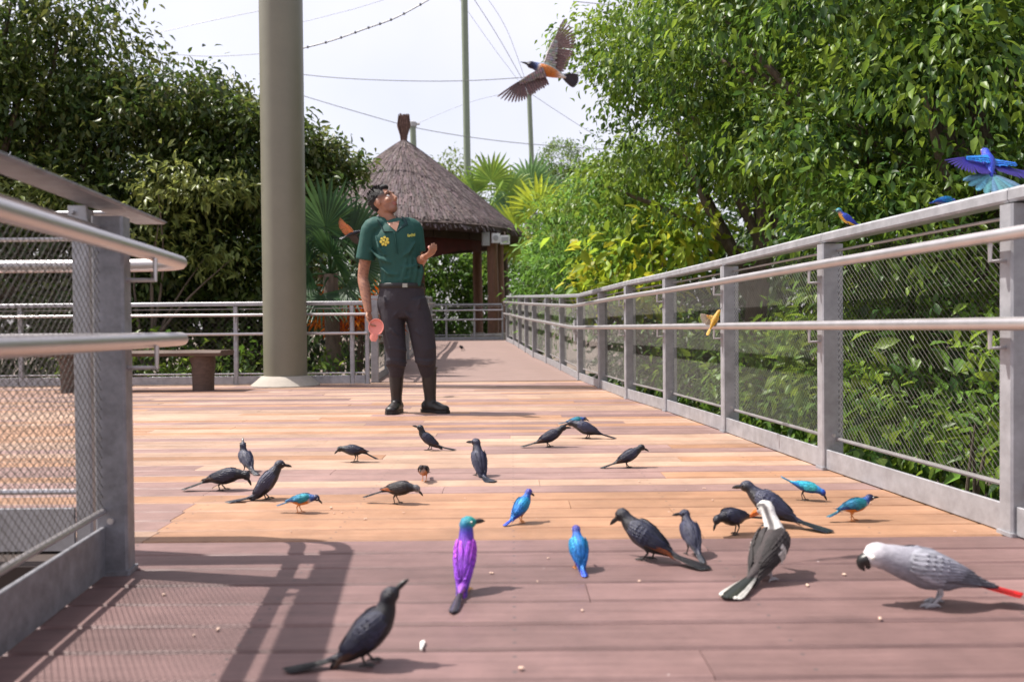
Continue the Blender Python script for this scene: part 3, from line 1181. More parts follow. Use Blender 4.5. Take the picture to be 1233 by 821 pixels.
def tree(name, label, base, lobes, clumps, per, leaf, spread, cols, mat='leaf_gloss', droop=.7, detail=True, trunk_r=.12, group=None, nparts=0, cat='tree', forks=10, inner=.5, wl=.42, clip=None, trunk=True, bough=None):
    base = Vector(base)
    root = thing(name, label, cat, base, group=group)
    # trunk and limbs
    if trunk:
        b = MB()
        topc = max(lobes, key=lambda l: l[0][2])
        hub = base.lerp(Vector(topc[0]), .45)
        hub.z = max(base.z + .3, min(hub.z, topc[0][2]))
        mid = base.lerp(hub, .5) + Vector((random.uniform(-.1, .1), random.uniform(-.1, .1), 0))
        b.tube([base, mid, hub], [trunk_r * 1.25, trunk_r, trunk_r * .85], 10)
        for k in range(forks):
            l = lobes[k % len(lobes)]
            d_ = unit(rng.normal(size=3)) * .6
            e = Vector(l[0]) + Vector((d_[0] * l[1][0], d_[1] * l[1][1], d_[2] * l[1][2]))
            s = base.lerp(hub, random.uniform(.6, 1.0))
            m_ = s.lerp(e, .5) + Vector((random.uniform(-.15, .15), random.uniform(-.15, .15), random.uniform(.0, .25))) * (e - s).length * .4
            pts = [Vector(p) for p in catmull([tuple(s), tuple(m_), tuple(e)], 7)]
            b.tube(pts, [trunk_r * .55 * (1 - .85 * i / 6) for i in range(7)], 7)
        b.build('trunk', 'bark', root)
    P0, D0 = clump_points(sublobes(lobes, bough[0], bough[1]) if bough else lobes, clumps, inner)
    if clip is not None:
        k_ = clip(P0)
        P0, D0 = P0[k_], D0[k_]
    n = len(P0)
    cb_ = rng.uniform(.72, 1.3, (n, 1))          # each twig has its own tint
    ci = rng.integers(0, len(cols), n)
    P = np.repeat(P0, per, axis=0)
    D = np.repeat(D0, per, axis=0)
    N = len(P)
    P = P + rng.normal(size=(N, 3)) * np.array((spread, spread, spread * .75)) + D * rng.uniform(-1, 1, (N, 1)) * spread * .6
    dirs = D * .6 + np.array((0, 0, -droop)) + rng.normal(size=(N, 3)) * .55
    L = leaf * rng.uniform(.5, 1.4, N)
    W = L * wl * rng.uniform(.8, 1.2, N)
    cols = np.array(cols)
    col = cols[np.repeat(ci, per)] * np.repeat(cb_, per, axis=0) * rng.uniform(.75, 1.3, (N, 1))
    flip = rng.random(N) < .12
    col[flip] = cols[rng.integers(0, len(cols), flip.sum())] * 1.25
    if clip is not None:
        k_ = clip(P)
        P, dirs, L, W, col = P[k_], dirs[k_], L[k_], W[k_], col[k_]
        N = len(P)
    pick = np.zeros(N, bool)
    if nparts:
        # nearest leaves facing the walkway become single leaves
        dist = np.linalg.norm(P - np.array((0, 0, EYE)), axis=1) + rng.random(N) * .8
        px = 616.5 + P[:, 0] / np.maximum(P[:, 1], .1) * FPX
        py = 395 - (P[:, 2] - EYE) / np.maximum(P[:, 1], .1) * FPX
        dist[(px < 0) | (px > 1233) | (py < 0) | (py > 700) | (P[:, 1] < 1)] = 1e9
        pick[np.argsort(dist)[:nparts]] = True
    V, F, C = leaf_arrays(P[~pick] - np.array(base), dirs[~pick], L[~pick], W[~pick], col[~pick], detail)
    o = link('crown' if trunk else 'foliage', np_mesh('crown', V, F, C), mat, root, smooth=False)
    o['kind'] = 'stuff'
    if nparts:
        kinds = []
        for c_ in range(5):
            cc = cols[c_ % len(cols)] * (0.8 + .12 * c_)
            kinds.append(np_mesh('leaf', LEAF.copy() * np.array((1, wl, 1)), LEAF_T, np.repeat(cc[None], len(LEAF), 0)))
            kinds[-1].materials.append(MATS[mat])
        for i in np.where(pick)[0]:
            d_ = Vector(unit(dirs[i]))
            r_ = Vector(unit(rng.normal(size=3) * .55 + np.array((0, 0, 1.0))))
            s_ = r_.cross(d_).normalized()
            u_ = d_.cross(s_)
            M = Matrix((d_, s_, u_)).transposed().to_4x4()
            ob = bpy.data.objects.new('leaf', kinds[int(rng.integers(0, 5))])
            COL.objects.link(ob)
            ob.parent = root
            ob.matrix_local = Matrix.Translation(Vector(P[i]) - base) @ M @ Matrix.Scale(L[i], 4)
    return root


G_FIG = [(.09, .16, .018), (.058, .122, .016), (.135, .21, .026), (.034, .08, .017)]
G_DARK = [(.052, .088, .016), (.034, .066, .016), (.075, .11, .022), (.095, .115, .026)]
G_LIGHT = [(.14, .22, .03), (.10, .19, .03), (.17, .24, .035)]
G_YEL = [(.24, .32, .025), (.18, .28, .03), (.34, .35, .03), (.12, .22, .03)]
G_BRIGHT = [(.09, .20, .03), (.07, .16, .025), (.12, .24, .04)]


def off_deck(P):
    """keep leaves off the walkway side of the right railing"""
    xr = np.array([right_edge(y) if y < 10.6 else .9 - .11 * (y - 10.6) for y in P[:, 1]])
    return (P[:, 0] > xr + .14) | (P[:, 2] > 1.6)


# the big leafy trees on the right
tree('fig_tree', 'big glossy leaved fig tree hanging over the right railing', (4.3, 6.6, -1.1),
     [((3.5, 6.6, 2.6), (2.0, 2.2, 1.5)), ((2.6, 7.6, 3.4), (1.35, 1.6, 1.25)), ((4.6, 5.6, 2.4), (2.0, 1.8, 1.7)), ((2.15, 8.6, 3.0), (1.2, 1.4, 1.1)), ((3.9, 7.0, 4.2), (2.3, 2.2, 1.3)), ((3.1, 6.4, 1.4), (1.1, 1.7, .8)), ((5.2, 6.8, 3.6), (1.8, 2, 1.6))],
     3300, 24, .078, .10, G_FIG, droop=.85, trunk_r=.16, nparts=270, clip=off_deck, forks=16, wl=.46, bough=(20, .42), inner=.6)
tree('fig_tree', 'fig tree of paler leaves standing beyond the call box post', (3.4, 11.8, -1.1),
     [((2.9, 11.6, 3.6), (1.9, 1.8, 1.8)), ((2.2, 11.2, 4.6), (1.3, 1.3, 1.0)), ((4.4, 12.4, 4.2), (2.2, 2, 2.2)), ((1.9, 12.4, 2.6), (1.0, 1.2, 1.0)), ((3.6, 11, 6.0), (1.9, 1.8, 1.2))],
     1800, 24, .09, .12, G_FIG[:3] + G_LIGHT[:1], droop=.7, trunk_r=.15, clip=off_deck, wl=.46, bough=(20, .46), inner=.6)
tree('fig_tree', 'dark leafy tree beyond the near right railing, out to the edge', (7.5, 9.5, -1.1),
     [((7, 9.5, 3), (2.4, 2.4, 3.2)), ((9.5, 11, 4), (2.6, 2.5, 3.5)), ((6.0, 10.5, 5.5), (2.4, 2.2, 2.0)), ((6.2, 13.5, 3), (3, 2, 3.5))], 900, 22, .14, .26, G_DARK[:2] + G_FIG[:2], droop=.7, trunk_r=.2, wl=.46)
# shrubs seen through the right net
sh = [((2.5, 3.0, .25), (.55, .6, .75), 'leafy shrub pressed against the net of the nearest right panel'), ((2.35, 4.35, .05), (.6, .7, .6), 'leafy shrub behind the second net panel on the right'),
      ((2.6, 5.7, .35), (.75, .7, .8), 'leafy shrub behind the third net panel on the right'), ((2.4, 7.4, .1), (.8, .9, .7), 'drooping shrub behind the fourth net panel on the right'),
      ((2.2, 9.3, .1), (.8, .9, .75), 'pale shrub behind the net by the call box post')]
for (c_, r_, lab) in sh:
    tree('shrub', lab, (c_[0], c_[1], -1.1), [(c_, r_), ((c_[0] + .8, c_[1] + .3, c_[2] - .2), (.8, .8, .7))], 150, 18, .10, .12, G_FIG + G_LIGHT[:2], droop=.5, trunk_r=.03, clip=off_deck, group='shrubs behind the right railing', cat='shrub', forks=6)

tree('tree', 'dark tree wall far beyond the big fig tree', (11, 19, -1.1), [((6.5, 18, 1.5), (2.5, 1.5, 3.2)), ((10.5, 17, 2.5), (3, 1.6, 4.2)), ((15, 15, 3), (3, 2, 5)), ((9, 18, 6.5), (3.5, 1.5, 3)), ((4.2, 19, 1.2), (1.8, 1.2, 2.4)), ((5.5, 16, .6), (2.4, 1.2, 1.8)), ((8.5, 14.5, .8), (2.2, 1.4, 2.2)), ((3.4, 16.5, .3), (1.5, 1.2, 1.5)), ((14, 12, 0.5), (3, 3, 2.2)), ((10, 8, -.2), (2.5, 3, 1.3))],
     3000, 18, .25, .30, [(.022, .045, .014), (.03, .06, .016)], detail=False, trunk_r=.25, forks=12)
tree('shrub', 'low dark undergrowth below the big fig tree', (5, 6, -1.1), [((4.2, 4.2, -.5), (1.4, 1.2, .6)), ((4.2, 6.2, -.4), (1.5, 1.3, .8)), ((3.6, 8.5, -.4), (1.4, 1.5, .8)), ((3.4, 11, -.4), (1.6, 1.6, .8)), ((6.5, 5.5, -.2), (1.5, 2, 1.0)), ((2.6, 14, -.2), (1.4, 1.6, .9))],
     620, 16, .12, .2, [(.03, .06, .014), (.05, .09, .02), (.022, .045, .012)], trunk_r=.04, cat='shrub', forks=8)
# yellow-green bush with large leaves
tree('yellow_bush', 'yellow green large leaved bush leaning over the curve of the right railing', (2.0, 12.0, -1.1),
     [((1.75, 11.6, 1.55), (.75, .8, .5)), ((1.25, 12.2, 1.25), (.55, .7, .45)), ((2.2, 11.2, 1.9), (.6, .6, .4)), ((1.5, 11.4, 1.05), (.7, .6, .3))],
     100, 11, .19, .16, G_YEL, mat='leaf_soft', droop=.45, trunk_r=.04, nparts=200, cat='bush', clip=off_deck, wl=.5)
tree('bush', 'mid green bamboo like bush between the hut and the yellow bush', (2.0, 17.5, -1.1),
     [((1.2, 17.0, 2.0), (1.0, 1.2, 1.5)), ((1.9, 17.5, 2.7), (1.1, 1.3, 1.3)), ((.85, 18.5, 1.3), (.7, .9, 1.2)), ((2.8, 17, 2.2), (1.1, 1.2, 1.6))],
     480, 20, .17, .2, G_BRIGHT, mat='leaf_soft', droop=.35, trunk_r=.06, detail=False, cat='bush', wl=.26)
tree('bush', 'sunlit lime bush rising behind the bamboo like bush', (3.2, 22.5, -1.1),
     [((2.6, 22, 3.4), (1.4, 1.3, 1.8)), ((1.8, 23, 2.4), (1.2, 1.2, 1.6)), ((3.6, 22, 4.0), (1.5, 1.4, 1.5))], 360, 20, .2, .24, G_LIGHT, mat='leaf_soft', droop=.4, trunk_r=.08, detail=False, cat='bush')
tree('tree', 'small far round topped tree against the pale sky', at(675, 300, 62) - Vector((0, 0, 8)), [(tuple(at(675, 203, 62)), (1.55, 1.5, 2.1)), (tuple(at(672, 225, 62)), (1.75, 1.5, 1.5))], 420, 14, .24, .22, [(.11, .17, .04), (.09, .15, .035)], detail=False, trunk_r=.2, droop=.1, inner=.75)
tree('bush', 'bright green bush behind the thatched hut', (-2.2, 30, -1.1), [((-2.4, 30, 1.6), (2.6, 1.2, 2.2)), ((-3.0, 30.5, 3.2), (2.0, 1, 1.2)), ((-1.2, 31, .8), (2.4, 1, 1.5)), ((-.2, 30.5, 1.9), (1.8, 1.2, 1.8)), ((-4.6, 30.5, 2.0), (1.8, 1, 2))], 1100, 18, .24, .2, G_LIGHT[:2] + G_BRIGHT + G_DARK[:2], mat='leaf_soft', droop=.4, trunk_r=.06, detail=False, cat='bush', wl=.36)
tree('tree', 'dull tree top showing behind the right slope of the thatch', (0.3, 44, -1.1), [((-2.8, 44, 8.4), (1.6, 1.6, 1.4)), ((.6, 44, 6.4), (3.0, 2, 2.3)), ((3.2, 45, 6.2), (2.2, 2, 2.2))], 420, 16, .28, .36, [(.09, .14, .035), (.12, .16, .045)], detail=False, trunk_r=.2)

# the dark trees on the left
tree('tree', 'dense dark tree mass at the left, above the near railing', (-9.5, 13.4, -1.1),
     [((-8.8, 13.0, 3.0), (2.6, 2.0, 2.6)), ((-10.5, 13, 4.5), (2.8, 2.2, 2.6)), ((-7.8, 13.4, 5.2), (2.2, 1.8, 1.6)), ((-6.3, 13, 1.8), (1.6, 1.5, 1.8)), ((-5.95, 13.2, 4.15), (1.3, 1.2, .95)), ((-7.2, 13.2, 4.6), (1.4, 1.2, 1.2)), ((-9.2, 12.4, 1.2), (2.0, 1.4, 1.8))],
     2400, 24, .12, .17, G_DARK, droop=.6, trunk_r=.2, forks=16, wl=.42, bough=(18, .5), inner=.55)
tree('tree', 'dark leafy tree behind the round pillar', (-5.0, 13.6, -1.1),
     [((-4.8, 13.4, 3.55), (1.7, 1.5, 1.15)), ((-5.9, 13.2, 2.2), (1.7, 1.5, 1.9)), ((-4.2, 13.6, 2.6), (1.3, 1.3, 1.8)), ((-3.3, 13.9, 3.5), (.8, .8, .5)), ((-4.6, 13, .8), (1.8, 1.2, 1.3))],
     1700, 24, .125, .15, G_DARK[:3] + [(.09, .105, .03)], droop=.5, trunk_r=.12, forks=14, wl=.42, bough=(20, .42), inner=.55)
tree('tree', 'pale sunlit sprays of leaves left of the pillar', (-5.6, 11.9, -1.1), [((-4.6, 12.0, 2.75), (.9, .6, .35)), ((-5.3, 11.9, 2.1), (.7, .5, .3)), ((-4.3, 11.9, 1.7), (.5, .4, .25)), ((-6.6, 11.9, 2.6), (.6, .5, .3))],
     120, 18, .13, .15, [(.17, .20, .05), (.13, .17, .045)], droop=.5, trunk_r=.05, forks=8, wl=.36)
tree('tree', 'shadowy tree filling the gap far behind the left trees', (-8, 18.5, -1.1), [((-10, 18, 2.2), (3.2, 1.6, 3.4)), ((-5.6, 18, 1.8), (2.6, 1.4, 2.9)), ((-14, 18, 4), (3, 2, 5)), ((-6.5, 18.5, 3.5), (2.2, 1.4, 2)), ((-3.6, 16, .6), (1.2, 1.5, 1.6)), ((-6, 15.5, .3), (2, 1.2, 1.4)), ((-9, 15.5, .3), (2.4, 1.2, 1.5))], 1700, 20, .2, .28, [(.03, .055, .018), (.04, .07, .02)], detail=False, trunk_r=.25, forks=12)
tree('shrub', 'low green shrub behind the back railing near the bench', (-4.9, 11.2, -1.1), [((-5.2, 11.2, .1), (1.0, .5, .6)), ((-3.7, 11.2, 0), (.7, .5, .5)), ((-2.6, 11.3, -.1), (.5, .4, .45))], 170, 16, .11, .12, G_FIG + G_LIGHT[:1], trunk_r=.03, cat='shrub', forks=6)
tree('shrub', 'orange leaved croton shrub behind the back railing by the keeper', (-2.45, 12.2, -1.1), [((-2.35, 12.0, .92), (.45, .3, .2)), ((-1.95, 12.1, .95), (.35, .3, .22))], 80, 12, .2, .09, [(.60, .20, .015), (.70, .28, .02), (.45, .13, .01)], mat='leaf_soft', droop=.1, trunk_r=.03, cat='shrub', wl=.25)


def fan_palm(label, hub, R0, fronds, cols, blades=34, facing=None, stem=True, group=None):
    hub = Vector(hub)
    base = Vector((hub.x, hub.y, -1.1))
    root = thing('fan_palm', label, 'palm', base, group=group)
    if stem:
        b = MB()
        b.tube([base, base.lerp(hub, .5) + Vector((.03, 0, 0)), hub], [.13, .11, .1], 10)
        b.build('trunk', 'bark', root)
    for (dx, dy, dz, s) in fronds:
        d_ = Vector((dx, dy, dz)).normalized()
        pet = .75 * R0 * s
        c = hub + d_ * pet
        # the fan's plane: holds the petiole direction, faces the walkway
        nrm = (Vector((0, -1, .35)) - d_ * Vector((0, -1, .35)).dot(d_)).normalized()
        sd = d_.cross(nrm).normalized()
        V, F, C = [], [], []
        for k in range(blades):
            a = R(-128 + 256 * (k + .5) / blades) + random.uniform(-.02, .02)
            bd = (d_ * math.cos(a) + sd * math.sin(a)).normalized()
            ln = R0 * s * (1 - .22 * abs(a) / R(128)) * random.uniform(.9, 1.06)
            bs = bd.cross(nrm).normalized()
            w = ln * math.tan(R(256 / blades / 2)) * .62
            cc = np.array(random.choice(cols)) * random.uniform(.75, 1.25)
            i0 = len(V)
            drop = random.uniform(.05, .22)
            for t, ww, dn in ((.03, .06, 0), (.45, 1.0, .02), (.75, .62, .07), (1.0, .04, drop)):
                q = c + bd * (ln * t) - nrm * 0.0 - Vector((0, 0, ln * dn))
                V += [q + bs * (w * ww) - nrm * (w * ww * .35), q + nrm * (w * ww * .35), q - bs * (w * ww) - nrm * (w * ww * .35)]
                C += [cc] * 3
            for r_ in range(3):
                p = i0 + 3 * r_
                F += [(p, p + 1, p + 4, p + 3), (p + 1, p + 2, p + 5, p + 4)]
        me = np_mesh('frond', np.array([tuple(v - base) for v in V]), np.array(F), np.array(C))
        fo = link('frond', me, 'leaf_gloss', root, smooth=False)
        b = MB()
        b.tube([hub, hub.lerp(c, .5) + Vector((0, 0, .04)), c], [.018, .014, .01], 6, col=tuple(np.array(cols[0]) * 1.2))
        b.build('stalk', 'leaf_soft', fo)
    return root


h = at(398, 330, 11.6)
fan_palm('big dark fan palm between the pillar and the keeper', h, .82, [(-.05, -.2, 1, 1.05), (.5, -.2, .75, .95), (-.6, -.1, .55, .85), (.7, -.3, .15, .8), (-.35, -.5, .15, .7), (.15, -.6, .35, .75), (-.75, -.3, -.15, .7), (.5, -.5, -.35, .7), (-.1, -.6, -.5, .75), (0.2, .3, .8, .8)],
         [(.035, .085, .03), (.05, .11, .035), (.028, .07, .03)])
h = at(592, 250, 30)
fan_palm('lime fan palm just right of the thatched roof', h, 1.25, [(0, -.2, 1, 1), (.7, -.2, .6, .9), (-.7, -.2, .6, .9), (.8, -.4, 0, .8), (-.7, -.4, 0, .8), (.1, -.7, .2, .8)], [(.20, .30, .05), (.16, .27, .05)], 24)
h = at(636, 254, 32)
fan_palm('blue green fan palm at the foot of the thinner mast', h, 1.35, [(.1, -.2, 1, 1), (.7, -.2, .6, .9), (-.6, -.2, .7, .9), (.8, -.4, 0, .8), (-.8, -.4, .1, .8)], [(.12, .23, .08), (.14, .25, .09)], 24)
h = at(648, 288, 27)
fan_palm('bright yellow green fan palm in front of the mast', h, 1.3, [(0, -.3, 1, 1), (.8, -.3, .4, .9), (-.8, -.3, .4, .9), (.1, -.8, .1, .8), (.6, -.5, -.2, .8), (-.6, -.5, -.2, .8)], [(.34, .42, .04), (.28, .38, .05)], 24)
h = at(608, 296, 27.5)
fan_palm('small yellowish fan palm by the hut eave', h, .7, [(0, -.3, 1, 1), (.8, -.3, .4, .9), (-.6, -.3, .5, .9), (.3, -.8, .1, .8)], [(.36, .38, .04), (.26, .36, .04)], 22)

#@@BIRDS
# ------------------------------------------------------------------ birds
BLK = (.005, .005, .009)
BLU = (.007, .009, .028)  # blue-black plumage, its blue strengthened to imitate bluish highlights


def lerp3(a, b, t):
    return tuple(a[i] + (b[i] - a[i]) * t for i in range(3))


def mixcol(stops, t):
    for (t0, c0_), (t1, c1_) in zip(stops, stops[1:]):
        if t <= t1:
            return lerp3(c0_, c1_, max(0, min(1, (t - t0) / max(1e-6, t1 - t0))))
    return stops[-1][1]


# body colour as a function of place along the body (0 rump .. 1 face) and belly (-1) to back (+1)
def sc_redwing(t, s):
    return lerp3((.004, .0035, .006), (.008, .008, .019), max(0, s))


def sc_redwing_grey(t, s):
    c = sc_redwing(t, s)
    return lerp3(c, (.17, .16, .17), min(1, max(0, (t - .62) * 5))) if t > .62 else c


def sc_superb(t, s):
    back = mixcol([(0, (.03, .22, .36)), (.35, (.02, .26, .30)), (.6, (.015, .07, .28)), (.72, (.01, .012, .05)), (1, (.008, .008, .012))], t)
    belly = mixcol([(0, (.75, .72, .66)), (.12, (.7, .66, .6)), (.2, (.55, .17, .02)), (.5, (.52, .16, .02)), (.53, (.75, .72, .68)), (.56, (.02, .05, .2)), (.7, (.01, .012, .05)), (1, (.008, .008, .012))], t)
    return lerp3(belly, back, min(1, max(0, s * 3 + .7)))


def sc_teal(t, s):
    back = mixcol([(0, (.02, .16, .55)), (.35, (.012, .20, .46)), (.6, (.012, .12, .46)), (.72, (.05, .04, .30)), (1, (.02, .015, .06))], t)
    belly = mixcol([(0, (.25, .12, .05)), (.4, (.02, .12, .32)), (.7, (.02, .03, .16)), (1, (.01, .01, .03))], t)
    return lerp3(belly, back, min(1, max(0, s * 2 + .7)))


def sc_cyan(t, s):
    back = mixcol([(0, (.05, .48, .60)), (.35, (.08, .60, .68)), (.6, (.03, .25, .65)), (.72, (.02, .06, .40)), (1, (.01, .015, .06))], t)
    return lerp3((.01, .06, .22), back, min(1, max(0, s * 2 + .8)))


def sc_purple(t, s):
    back = mixcol([(0, (.30, .10, .50)), (.25, (.30, .05, .48)), (.5, (.18, .03, .46)), (.62, (.06, .04, .42)), (.7, (.01, .20, .34)), (.8, (.01, .28, .26)), (1, (.01, .16, .14))], t)
    belly = mixcol([(0, (.5, .25, .03)), (.4, (.3, .12, .1)), (.6, (.1, .03, .25)), (.7, (.01, .1, .16)), (1, (.01, .12, .12))], t)
    return lerp3(belly, back, min(1, max(0, s * 2 + .8)))


def sc_golden(t, s):
    back = mixcol([(0, (.02, .03, .30)), (.55, (.02, .03, .34)), (.66, (.02, .10, .28)), (.8, (.04, .26, .28)), (1, (.03, .16, .2))], t)
    belly = mixcol([(0, (.70, .40, .03)), (.45, (.72, .38, .02)), (.58, (.4, .16, .05)), (.68, (.06, .12, .16)), (1, (.03, .15, .18))], t)
    return lerp3(belly, back, min(1, max(0, s * 3 + .4)))


def sc_rufous(t, s):
    back = (.03, .02, .02)
    belly = mixcol([(0, (.3, .1, .03)), (.5, (.42, .14, .04)), (.62, (.35, .3, .3)), (.7, (.03, .02, .02)), (1, (.02, .015, .015))], t)
    return lerp3(belly, back, min(1, max(0, s * 2 + .5)))


def sc_hornbill(t, s):
    if t < .5:
        return lerp3((.62, .58, .52), (.05, .04, .04), min(1, max(0, s * 2 + .4)))
    c = (.74, .72, .68)
    if s > .9 and t < .93:
        return (.10, .09, .09)
    return c


def sc_parrot(t, s):
    c = mixcol([(0, (.30, .30, .34)), (.3, (.22, .22, .26)), (.6, (.30, .29, .33)), (.75, (.46, .44, .47)), (.88, (.66, .62, .63)), (1, (.80, .76, .75))], t)
    return lerp3(tuple(k * .8 for k in c), c, min(1, max(0, s + .7)))


SCHEMES = {  # cov of the black birds is lightened to imitate wing highlights
    'redwing': dict(body=sc_redwing, wing=BLU, edge=(.045, .018, .010), cov=(.016, .018, .042), tail=BLK, leg='leg_dark', bill='bill_black', mat='feather', eye='eye_dark', sheen='feather'),
    'redwing_rust': dict(body=sc_redwing, wing=BLU, edge=(.20, .05, .012), cov=(.02, .023, .05), tail=BLK, leg='leg_dark', bill='bill_black', mat='feather', eye='eye_dark', sheen='feather'),
    'blueblack': dict(body=lambda t, s: lerp3((.008, .008, .013), (.024, .026, .055), max(0, s)), wing=(.026, .028, .058), edge=(.016, .016, .028), cov=(.03, .033, .07), tail=(.022, .024, .042), leg='leg_dark', bill='bill_black', mat='feather', eye='eye_dark', sheen='feather'),
    'redwing_grey': dict(body=sc_redwing_grey, wing=(.018, .016, .02), edge=(.42, .12, .03), cov=(.02, .018, .022), tail=BLK, leg='leg_dark', bill='bill_black', mat='feather', eye='eye_dark', sheen='feather'),
    'superb': dict(body=sc_superb, wing=(.010, .12, .22), edge=(.010, .05, .18), cov=(.014, .20, .25), tail=(.03, .12, .22), leg='leg_orange', bill='bill_black', mat='feather', eye='eye_white', sheen='feather_sheen'),
    'teal': dict(body=sc_teal, wing=(.008, .12, .38), edge=(.015, .04, .30), cov=(.014, .25, .48), tail=(.03, .08, .55), leg='leg_orange', bill='bill_black', mat='feather', eye='eye_white', sheen='feather_sheen'),
    'cyan': dict(body=sc_cyan, wing=(.03, .36, .52), edge=(.02, .16, .48), cov=(.06, .48, .56), tail=(.12, .40, .65), leg='leg_dark', bill='bill_black', mat='feather', eye='eye_dark', sheen='feather_sheen'),
    'purple': dict(body=sc_purple, wing=(.19, .035, .42), edge=(.08, .03, .22), cov=(.34, .045, .50), tail=(.11, .10, .13), leg='leg_yellow', bill='bill_black', mat='feather', eye='eye_white', sheen='feather_sheen'),
    'golden': dict(body=sc_golden, wing=(.02, .03, .36), edge=(.02, .02, .2), cov=(.02, .06, .40), tail=(.03, .06, .14), leg='leg_dark', bill='bill_black', mat='feather', eye='eye_white', sheen='feather'),
    'rufous': dict(body=sc_rufous, wing=(.03, .022, .02), edge=(.3, .09, .03), cov=(.03, .02, .02), tail=BLK, leg='leg_orange', bill='bill_black', mat='feather', eye='eye_dark', sheen='feather'),
    'hornbill': dict(body=sc_hornbill, wing=(.028, .024, .024), edge=(.05, .042, .04), cov=(.05, .042, .042), tail=(.02, .018, .018), leg='leg_grey', bill='bill_orange', mat='feather_matte', eye='eye_dark', sheen='feather_matte'),
    'parrot': dict(body=sc_parrot, wing=(.20, .20, .24), edge=(.07, .07, .085), cov=(.30, .30, .34), tail=(.50, .012, .012), leg='leg_grey', bill='bill_black', mat='feather_matte', eye='eye_white', sheen='feather_matte'),
}


